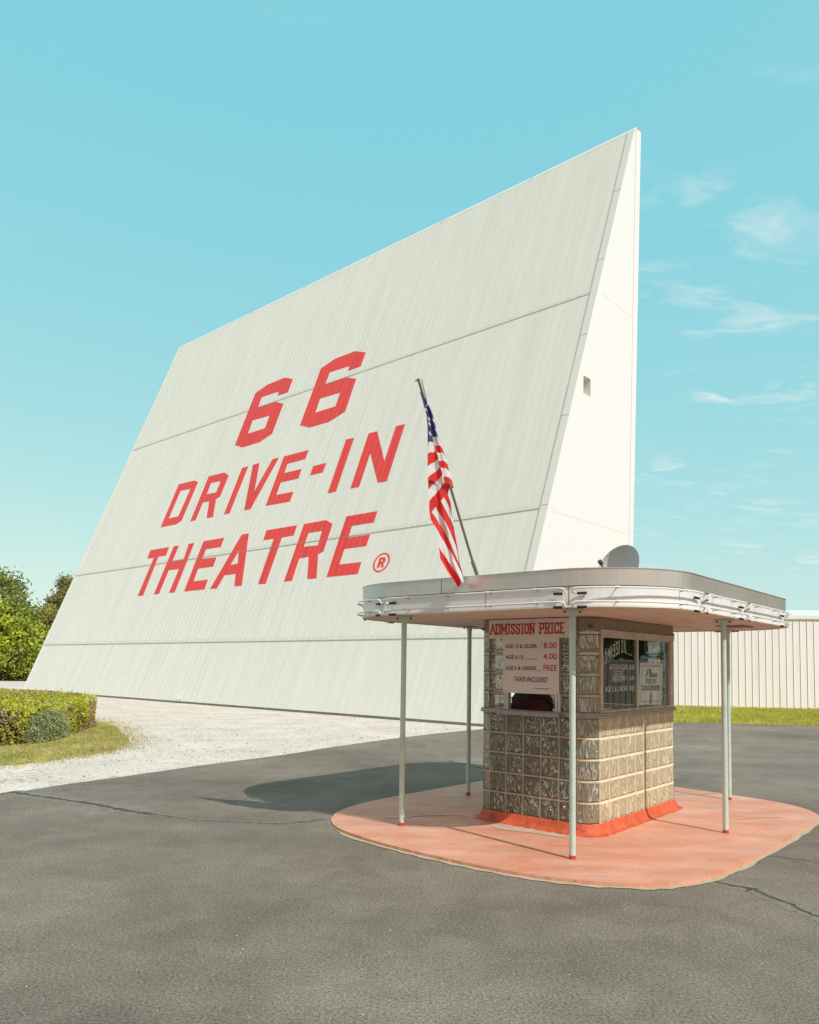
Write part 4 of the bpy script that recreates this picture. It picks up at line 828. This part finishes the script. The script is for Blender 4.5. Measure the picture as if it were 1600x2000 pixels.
for (s0, z0, s1, z1) in ((5.95, 14.04, 8.36, 14.06), (2.75, 6.21, 8.05, 6.22), (1.15, 2.4, 7.95, 2.41)):
    s = s0
    while s < s1-.2: e_ = min(s+2.3, s1); b.box(-.002, .0, -e_, -s, z0-.012, z0+.012); s += 2.32
b.box(-.003, .0, -5.2, -4.68, 10.285, 10.30)
b.build('wall_seams', M['lap'], e1)
b = MB(); b.prism([(8.63, HT+.12), (9.03, HT+.20), (7.9, .05), (7.62, .05)], -.02, -.004, T=TE); b.build('edge_strip', M['endw'], e1)
b = MB(); b.prism(ew, LT-.03, LT, T=TE); b.build('end_wall', M['endw'], tw)
b = MB(); b.quad((0, -7.9, .05), (LT, -7.9, .05), (LT, -9.03, HT+.20), (0, -9.03, HT+.20)); b.build('screen_wall', M['endw'], tw, fix=False)
b = MB(); b.box(.04, LT-.04, -7.8, -.06, -.02, .09); b.build('base_plinth', M['dark_line'], tw)
# painted letters
LET = [["6",[[16.657,15.302],[15.924,15.02],[15.9,14.298],[16.685,14.314],[16.69,14.552],[18.03,14.584],[17.983,14.004],[16.64,13.962],[15.913,13.683],[15.89,12.117],[16.648,11.829],[17.961,11.818],[18.723,12.099],[18.753,14.019],[18.762,14.99],[17.933,15.263]],[[18.011,13.287],[16.684,13.239],[16.667,12.557],[17.937,12.546]]],["6",[[11.868,15.317],[11.092,15.014],[11.105,14.318],[11.879,14.314],[11.89,14.57],[13.175,14.609],[13.176,14.005],[11.863,13.981],[11.107,13.7],[11.083,12.116],[11.888,11.828],[13.151,11.819],[13.945,12.114],[13.945,13.947],[13.962,15.036],[13.121,15.312]],[[13.172,13.265],[11.875,13.234],[11.862,12.549],[13.155,12.549]]],["D",[[22.617,10.642],[21.188,10.619],[20.774,10.468],[20.806,8.425],[21.184,8.285],[22.601,8.291]],[[22.145,10.21],[21.235,10.181],[21.3,8.718],[22.166,8.703]]],["R",[[19.97,10.643],[18.666,10.621],[18.183,10.394],[18.187,9.315],[18.477,9.233],[18.097,8.277],[18.606,8.28],[18.972,9.179],[19.511,9.203],[19.519,8.292],[19.961,8.284]],[[19.503,10.212],[18.683,10.185],[18.686,9.588],[19.472,9.612]]],["I",[[17.274,10.615],[16.796,10.619],[16.836,8.294],[17.258,8.285]],[]],["V",[[16.464,10.626],[15.986,10.632],[15.527,9.156],[15.072,10.646],[14.619,10.652],[15.297,8.285],[15.753,8.288]],[]],["E",[[14.267,10.635],[12.647,10.631],[12.654,10.209],[13.799,10.202],[13.782,9.752],[12.652,9.746],[12.641,9.31],[13.788,9.31],[13.767,8.721],[12.646,8.705],[12.64,8.263],[14.251,8.294]],[]],["-",[[11.914,9.746],[11.12,9.751],[11.138,9.332],[11.909,9.322]],[]],["I",[[10.375,10.654],[9.913,10.645],[9.902,8.294],[10.378,8.288]],[]],["N",[[9.109,10.661],[8.639,10.654],[7.674,9.183],[7.662,10.657],[7.192,10.652],[7.198,8.296],[7.656,8.304],[8.631,9.722],[8.632,8.293],[9.092,8.298]],[]],["T",[[22.646,7.085],[20.953,7.084],[20.914,6.65],[21.588,6.665],[21.498,4.715],[21.992,4.719],[21.987,6.631],[22.609,6.653]],[]],["H",[[20.539,7.075],[20.093,7.076],[20.086,6.311],[19.157,6.328],[19.262,7.073],[18.811,7.08],[18.786,4.72],[19.26,4.721],[19.221,5.858],[20.07,5.862],[20.08,4.722],[20.545,4.721]],[]],["E",[[18.073,7.082],[16.487,7.086],[16.479,6.655],[17.606,6.659],[17.593,6.193],[16.494,6.18],[16.481,5.761],[17.611,5.746],[17.583,5.153],[16.489,5.162],[16.46,4.727],[18.027,4.719]],[]],["A",[[15.219,7.094],[14.729,7.092],[13.823,4.73],[14.322,4.734],[14.564,5.289],[15.352,5.275],[15.535,4.717],[16.037,4.719]],[[14.98,6.351],[14.689,5.737],[15.186,5.718]]],["T",[[13.529,7.094],[11.595,7.09],[11.587,6.662],[12.302,6.649],[12.274,4.71],[12.764,4.729],[12.822,6.655],[13.497,6.659]],[]],["R",[[11.179,7.089],[9.904,7.097],[9.447,6.884],[9.438,5.786],[9.692,5.707],[9.312,4.736],[9.823,4.741],[10.182,5.648],[10.73,5.627],[10.694,4.731],[11.161,4.728]],[[10.703,6.664],[9.917,6.666],[9.88,6.077],[10.7,6.092]]],["E",[[8.787,7.108],[7.195,7.109],[7.189,6.675],[8.309,6.679],[8.304,6.21],[7.193,6.211],[7.196,5.784],[8.313,5.777],[8.311,5.18],[7.19,5.185],[7.184,4.748],[8.777,4.743]],[]],["ring",[[5.816,5.053],[5.829,4.987],[5.854,4.924],[5.892,4.868],[5.942,4.82],[6.001,4.782],[6.066,4.755],[6.137,4.741],[6.21,4.739],[6.282,4.751],[6.35,4.776],[6.413,4.813],[6.467,4.86],[6.51,4.916],[6.541,4.979],[6.558,5.046],[6.56,5.115],[6.549,5.182],[6.522,5.246],[6.483,5.304],[6.433,5.352],[6.372,5.391],[6.305,5.417],[6.233,5.431],[6.16,5.431],[6.087,5.417],[6.019,5.391],[5.958,5.353],[5.905,5.305],[5.863,5.249],[5.834,5.187],[5.818,5.12]],[[5.88,5.058],[5.89,5.002],[5.912,4.949],[5.944,4.9],[5.984,4.859],[6.033,4.827],[6.088,4.804],[6.146,4.791],[6.206,4.79],[6.265,4.8],[6.322,4.821],[6.373,4.853],[6.418,4.893],[6.453,4.94],[6.478,4.994],[6.492,5.051],[6.494,5.109],[6.484,5.167],[6.463,5.221],[6.43,5.27],[6.388,5.312],[6.339,5.344],[6.283,5.367],[6.224,5.379],[6.163,5.379],[6.104,5.368],[6.048,5.346],[5.997,5.314],[5.953,5.273],[5.919,5.225],[5.895,5.172],[5.882,5.116]]],["r",[[6.338,5.273],[6.11,5.267],[6.03,5.212],[6.011,5.107],[6.068,5.05],[6.014,4.902],[6.129,4.901],[6.161,5.023],[6.216,5.028],[6.222,4.908],[6.33,4.906]],[[6.229,5.194],[6.148,5.194],[6.135,5.117],[6.224,5.114]]]]
names = {'6': 'numeral', '-': 'hyphen', 'ring': 'trademark_ring', 'r': 'trademark_letter'}
for ch_, outer, hole in LET:
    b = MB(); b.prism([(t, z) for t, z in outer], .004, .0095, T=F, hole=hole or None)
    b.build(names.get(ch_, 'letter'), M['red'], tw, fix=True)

# ------------------------------------------------------------ white metal building on the right
bp0 = Vector((6.6, 33.25)); bp1 = Vector((60, 24.45)); bdv = (bp1-bp0).normalized(); bn = Vector((bdv.y, -bdv.x)); BL = 14.6
if bn.y > 0: bn = -bn
bl = empty('metal_building', (bp0.x, bp0.y, 0), 0, 'long low white building clad in vertical ribbed metal behind the grass bank', 'building')
def BT(s, d, z): p = bdv*s+bn*d; return (p.x, p.y, z)
BH = 3.86
b = MB(); b.box(0, BL, -12, 0, 0, BH, T=BT); bw = b.build('wall', M['bwhite'], bl)
b = MB(); n_ = int(BL/.27)
for i in range(n_):
    s = .1+i*.27
    b.box(s, s+.03, 0, .02, .02, BH-.12, 0, T=BT); b.box(s-.022, s-.001, .0, .003, .02, BH-.12, 1, T=BT)
b.build('siding_ribs', [M['bwhite'], M['bgroove']], bw)
b = MB(); b.box(-.05, BL+.05, -.05, .06, BH-.12, BH+.02, 0, T=BT); b.box(-.05, BL+.05, .0, .05, BH-.15, BH-.121, 1, T=BT); b.build('roof_trim', [M['btrim'], M['bgroove']], bl)
b = MB(); b.quad(BT(-.05, .05, BH+.03), BT(BL, .05, BH+.03), BT(BL, -6, BH+.7), BT(-.05, -6, BH+.7)); b.build('roof', M['btrim'], bl, fix=False)

# lower white fence further right (it shows mirrored in the booth window)
f0, f1 = Vector((15.9, 24.2)), Vector((31.5, 12.2)); fdv = (f1-f0).normalized(); fn = Vector((fdv.y, -fdv.x)); FL = (f1-f0).length
if fn.y > 0: fn = -fn
fe = empty('metal_fence', (f0.x, f0.y, 0), 0, 'lower white ribbed metal fence mirrored in the booth side window', 'fence')
def FT(s, d, z): p = fdv*s+fn*d; return (p.x, p.y, z)
b = MB(); b.box(0, FL, -.06, 0, 0, 1.85, T=FT); fp = b.build('fence_panel', M['bwhite'], fe)
b = MB()
for i in range(int(FL/.27)):
    s = .1+i*.27; b.box(s, s+.03, 0, .02, .02, 1.8, 0, T=FT); b.box(s-.03, s-.001, 0, .003, .02, 1.8, 1, T=FT)
b.build('fence_ribs', [M['bwhite'], M['bgroove']], fp)
b = MB(); b.box(-.05, FL+.05, -.1, .05, 1.85, 1.93, T=FT); b.build('top_rail', M['btrim'], fe)
flat('verge', [tuple(f0+fn*3.2), tuple(f1+fn*3.2), tuple(f1-fn*30), tuple(f0-fn*30)], .008, M['grassfar'])

# ------------------------------------------------------------ plants
def leaf(b, p, s, mi, flatn=0.0):
    a = Vector((rnd.gauss(0, 1), rnd.gauss(0, 1), rnd.gauss(0, 1))).normalized(); c = a.cross(Vector((rnd.gauss(0, 1), rnd.gauss(0, 1), rnd.gauss(0, 1)))).normalized()
    p = Vector(p); l = s*rnd.uniform(.7, 1.3); w = l*.5; b.add([p-a*l, p+c*w, p+a*l, p-c*w], [(0, 1, 2, 3)], mi)
def tree(name, loc, h, w, label, mats, n_cl=60, per=90, ls=.16, trunk=.18, base=.18, shape='round', group='trees beyond the drive on the left'):
    t = empty(name, (*loc, 0), 0, label, 'tree', group)
    b = MB(); b.tube([(0, 0, -.05), (.05, 0, h*.3), (-.03, .04, h*.6), (0, 0, h*.85)], [trunk, trunk*.8, trunk*.5, trunk*.12], 9)
    tips = []
    for k in range(12):
        a = rnd.uniform(0, 6.3); z0 = h*rnd.uniform(.25, .7); r = w*.5*rnd.uniform(.5, .9); e = Vector((cos(a)*r, sin(a)*r, z0+r*rnd.uniform(.5, 1.0))); b.tube([(0, 0, z0), (e*.5+Vector((0, 0, z0*.5-.1))), e], [trunk*.35, trunk*.2, trunk*.05], 6); tips.append(e)
    b.build('trunk', M['bark'], t, smooth=True)
    b = MB()
    for k in range(n_cl):
        u = rnd.uniform(0, 1); z = h*(base+(1-base)*u)
        if shape == 'round': prof_ = sqrt(max(0, 1-(2*(u*.92)-.75)**2*.75))
        elif shape == 'column': prof_ = (1-u)**.45*.9+.12
        else: prof_ = sqrt(max(0.02, 1-u*u))
        a = rnd.uniform(0, 6.3); r = w*.5*prof_*rnd.uniform(.35, 1)**.5; c = Vector((cos(a)*r, sin(a)*r, z)); cr = w*rnd.uniform(.09, .17)
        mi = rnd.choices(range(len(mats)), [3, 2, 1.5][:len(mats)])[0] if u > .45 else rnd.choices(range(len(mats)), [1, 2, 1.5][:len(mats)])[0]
        for _ in range(per):
            g_ = Vector((rnd.gauss(0, .5), rnd.gauss(0, .5), rnd.gauss(0, .42)))*cr*1.05
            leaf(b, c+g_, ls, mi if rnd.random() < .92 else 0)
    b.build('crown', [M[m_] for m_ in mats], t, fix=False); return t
tree('maple_tree', (-32.2, 60), 6.0, 6.4, 'bright yellow-green broad tree at the left edge of the photo', ['lf_bright', 'lf_mid', 'lf_dark'], 120, 120, .17, base=.1)
tree('maple_tree', (-37.2, 66), 8.9, 9, 'taller darker leafy tree behind the bright yellow-green one', ['lf_mid', 'lf_dark'], 100, 95, .17)
tree('cedar_tree', (-29.4, 62), 5.6, 4.2, 'olive cedar between the bright tree and the screen tower', ['lf_olive', 'lf_mid'], 120, 140, .12, shape='column', base=.05)
tree('cedar_tree', (-30.2, 67), 8.6, 4.6, 'tallest brownish green cedar whose top meets the slanted tower edge', ['lf_olive', 'lf_dark'], 130, 140, .13, shape='dome', base=.1)
for i, (x_, y_, h_, w_, lb) in enumerate(((-36.5, 60, 3.2, 4.5, 'dark low bush at the far left under the bright tree'), (-32.6, 59.5, 2.6, 4.2, 'dark green low bush in the middle under the bright tree'), (-29.6, 59.8, 2.4, 3.4, 'low green bush beside the foot of the screen tower'))):
    t = empty('bush', (x_, y_, 0), 0, lb, 'bush', 'bushes along the far lawn')
    b = MB()
    for k in range(55):
        a = rnd.uniform(0, 6.3); el = rnd.uniform(0, 1.5); c = Vector((cos(a)*cos(el)*w_*.45, sin(a)*cos(el)*w_*.4, sin(el)*h_*.8+.2))
        for _ in range(90): leaf(b, c+Vector((rnd.gauss(0, .3), rnd.gauss(0, .3), rnd.gauss(0, .25))), .11, 0 if rnd.random() < .75 else 1)
    b.build('foliage', [M['lf_dark'], M['lf_mid']] if i < 1 else [M['lf_mid'], M['lf_bright']], t, fix=False)
    b = MB(); b.tube([(0, 0, -.02), (.1, 0, h_*.5)], [.08, .03], 6); b.build('stem', M['bark'], t)
# trees right of the frame, mirrored dark in the booth window
for (x_, y_) in ((31, 28), (37, 21), (33, 36), (40, 12)): tree('maple_tree', (x_, y_), 10.5, 9, 'dark tree behind the low white metal fence to the right', ['lf_dark', 'lf_mid'], 70, 60, .32, group='trees behind the white fence')
# small marker post by the tower foot
b = MB(); b.box(-27.95, -27.80, 57.0, 57.1, 0, .85); b.box(-27.99, -27.76, 56.98, 57.12, .85, .9); tag(b.build('marker_post', M['btrim']), 'little white post on the far lawn by the tower foot', 'post')

# hedge: clipped row with rounded right end
def hedge_pts(poly, h, n_side, n_top, mean_in, b, s, pick, top_m):
    P = [Vector(p) for p in poly]; per = [(P[i], P[(i+1) % len(P)]) for i in range(len(P))]; tot = sum((c-a).length for a, c in per)
    cx = sum((p for p in P), Vector((0, 0)))/len(P)
    for a, c in per:
        k = int(n_side*(c-a).length/tot)
        for _ in range(k):
            p = a.lerp(c, rnd.random()); z = h*rnd.random()**.8; inn = abs(rnd.gauss(0, .07))+(.04*sin(p.x*5+p.y*4+z*6)); d = (cx-p).normalized()
            q_ = p+d*(inn+(.10*(z/h)**6)); leaf(b, (q_.x, q_.y, z+.02), s, pick(q_.x, q_.y, z/h))
    xs = [p.x for p in P]; ys = [p.y for p in P]; k = 0
    while k < n_top:
        x, y = rnd.uniform(min(xs), max(xs)), rnd.uniform(min(ys), max(ys))
        if inside((x, y), poly):
            k += 1; leaf(b, (x, y, h-abs(rnd.gauss(0, .03))+.03*sin(x*3)*sin(y*4)+(.06 if rnd.random() < .02 else 0)), s, top_m(x, y))
hd = empty('hedge', (0, 0, 0), 0, 'clipped yellow-green hedge with reddish patches at the left on a grass patch', 'hedge')
poly = chaikin([(-14, 12.9), (-9.5, 13.4), (-7.75, 13.85), (-7.32, 14.3), (-7.22, 15.2), (-7.22, 16.3), (-7.45, 17.9), (-7.9, 19.6), (-9.4, 21.6), (-12, 23.5), (-17, 25), (-17, 14)], 2)
core = MB(); cxy = Vector((-11, 17)); core.prism([tuple(Vector(p)+(cxy-Vector(p)).normalized()*.16) for p in poly], .0, .60); core.build('branches', M['twig'], hd)
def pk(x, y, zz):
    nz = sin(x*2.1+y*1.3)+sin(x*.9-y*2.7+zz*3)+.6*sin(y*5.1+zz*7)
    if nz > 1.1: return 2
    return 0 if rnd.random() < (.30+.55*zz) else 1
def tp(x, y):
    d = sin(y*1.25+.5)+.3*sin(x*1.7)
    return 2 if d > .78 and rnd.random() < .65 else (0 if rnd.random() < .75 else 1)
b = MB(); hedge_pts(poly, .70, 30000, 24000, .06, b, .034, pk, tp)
for _ in range(170):
    x, y = rnd.uniform(-10, -7.3), rnd.uniform(14, 21)
    if not inside((x, y), poly): continue
    hh = rnd.uniform(.05, .16); tx_, ty_ = rnd.gauss(0, .04), rnd.gauss(0, .04)
    for k in range(6): leaf(b, (x+tx_*k/5, y+ty_*k/5, .70+hh*k/5), .024, 0 if rnd.random() < .7 else 1)
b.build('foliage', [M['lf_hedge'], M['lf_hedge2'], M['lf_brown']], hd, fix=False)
jn = empty('juniper_shrub', (-7.33, 15.45, 0), 0, 'rounded grey-green juniper shrub growing out of the hedge front', 'shrub')
b = MB()
for _ in range(13000):
    v_ = Vector((rnd.gauss(0, 1), rnd.gauss(0, 1), abs(rnd.gauss(0, 1)))).normalized()*rnd.uniform(.82, 1.02)
    lump = 1+.08*sin(v_.x*9)*sin(v_.z*11+v_.y*7)
    p = Vector((v_.x*.30*lump, v_.y*.95*lump, .04+v_.z*.62*lump)); leaf(b, p, .02, 0 if rnd.random() < .85 else 1)
b.build('foliage', [M['lf_jun'], M['lf_hedge2']], jn, fix=False)
b = MB(); b.tube([(0, 0, 0), (0, 0, .45)], [.3, .12], 10); b.build('branches', M['twig'], jn)

# grass blades
def blades(name, pts, h, w, m_, label):
    b = MB()
    for x, y in pts:
        a = rnd.uniform(0, 6.3); hh = h*rnd.uniform(.5, 1.25); dx_, dy_ = cos(a)*w, sin(a)*w; lx, ly = rnd.gauss(0, .4)*hh, rnd.gauss(0, .4)*hh
        b.add([(x-dx_, y-dy_, 0), (x+dx_, y+dy_, 0), (x+lx, y+ly, hh)], [(0, 1, 2)])
    return tag(b.build(name, m_, fix=False), label, None, None, 'stuff')
pts = []
gin = chaikin([(-16, 9.2), (-9, 10.6), (-6.8, 11.38), (-6.0, 11.9), (-5.72, 12.7), (-5.45, 13.4), (-5.35, 14.3), (-5.75, 15.9), (-6.35, 16.95), (-7.2, 18.91), (-8.0, 19.9), (-10, 22)], 1)
while len(pts) < 4500:   # stray tufts spilling onto the gravel
    p_ = gin[rnd.randrange(len(gin))]; x, y = p_[0]+rnd.gauss(.0, .22), p_[1]+rnd.gauss(0, .45)
    if -9.5 < x < -4.9: pts.append((x+.1*sin(y*9), y))
while len(pts) < 36000:
    x, y = rnd.uniform(-9.5, -5.2), rnd.uniform(10.6, 20)
    if inside((x, y), gp):
        de = min((Vector((x, y))-Vector(p)).length for p in gin[::2]) if rnd.random() < .5 else 1
        if de < .35 and rnd.random() < .7: continue
        pts.append((x, y))
blades('grass', pts, .055, .006, M['grassb'], 'green and straw grass around the clipped hedge')
pts = []
strip_poly = gb+[(60, 24.3), (17, 31.45), (6.7, 33.1)]
while len(pts) < 52000:
    x = rnd.uniform(6.5, 20); y = rnd.uniform(20.8, 33)
    if y > 33.2-(x-6.6)*.165 or not inside((x, y), strip_poly): continue
    if rnd.random() > min(1, (23.5/y)**2.2): continue
    pts.append((x, y))
blades('bank_grass', pts, .10, .012, M['grassr'], 'bright sunlit grass in front of the white metal building')
S.render.film_transparent = False
S.cycles.max_bounces = 10; S.cycles.transmission_bounces = 8; S.cycles.transparent_max_bounces = 8; S.cycles.sample_clamp_indirect = 4
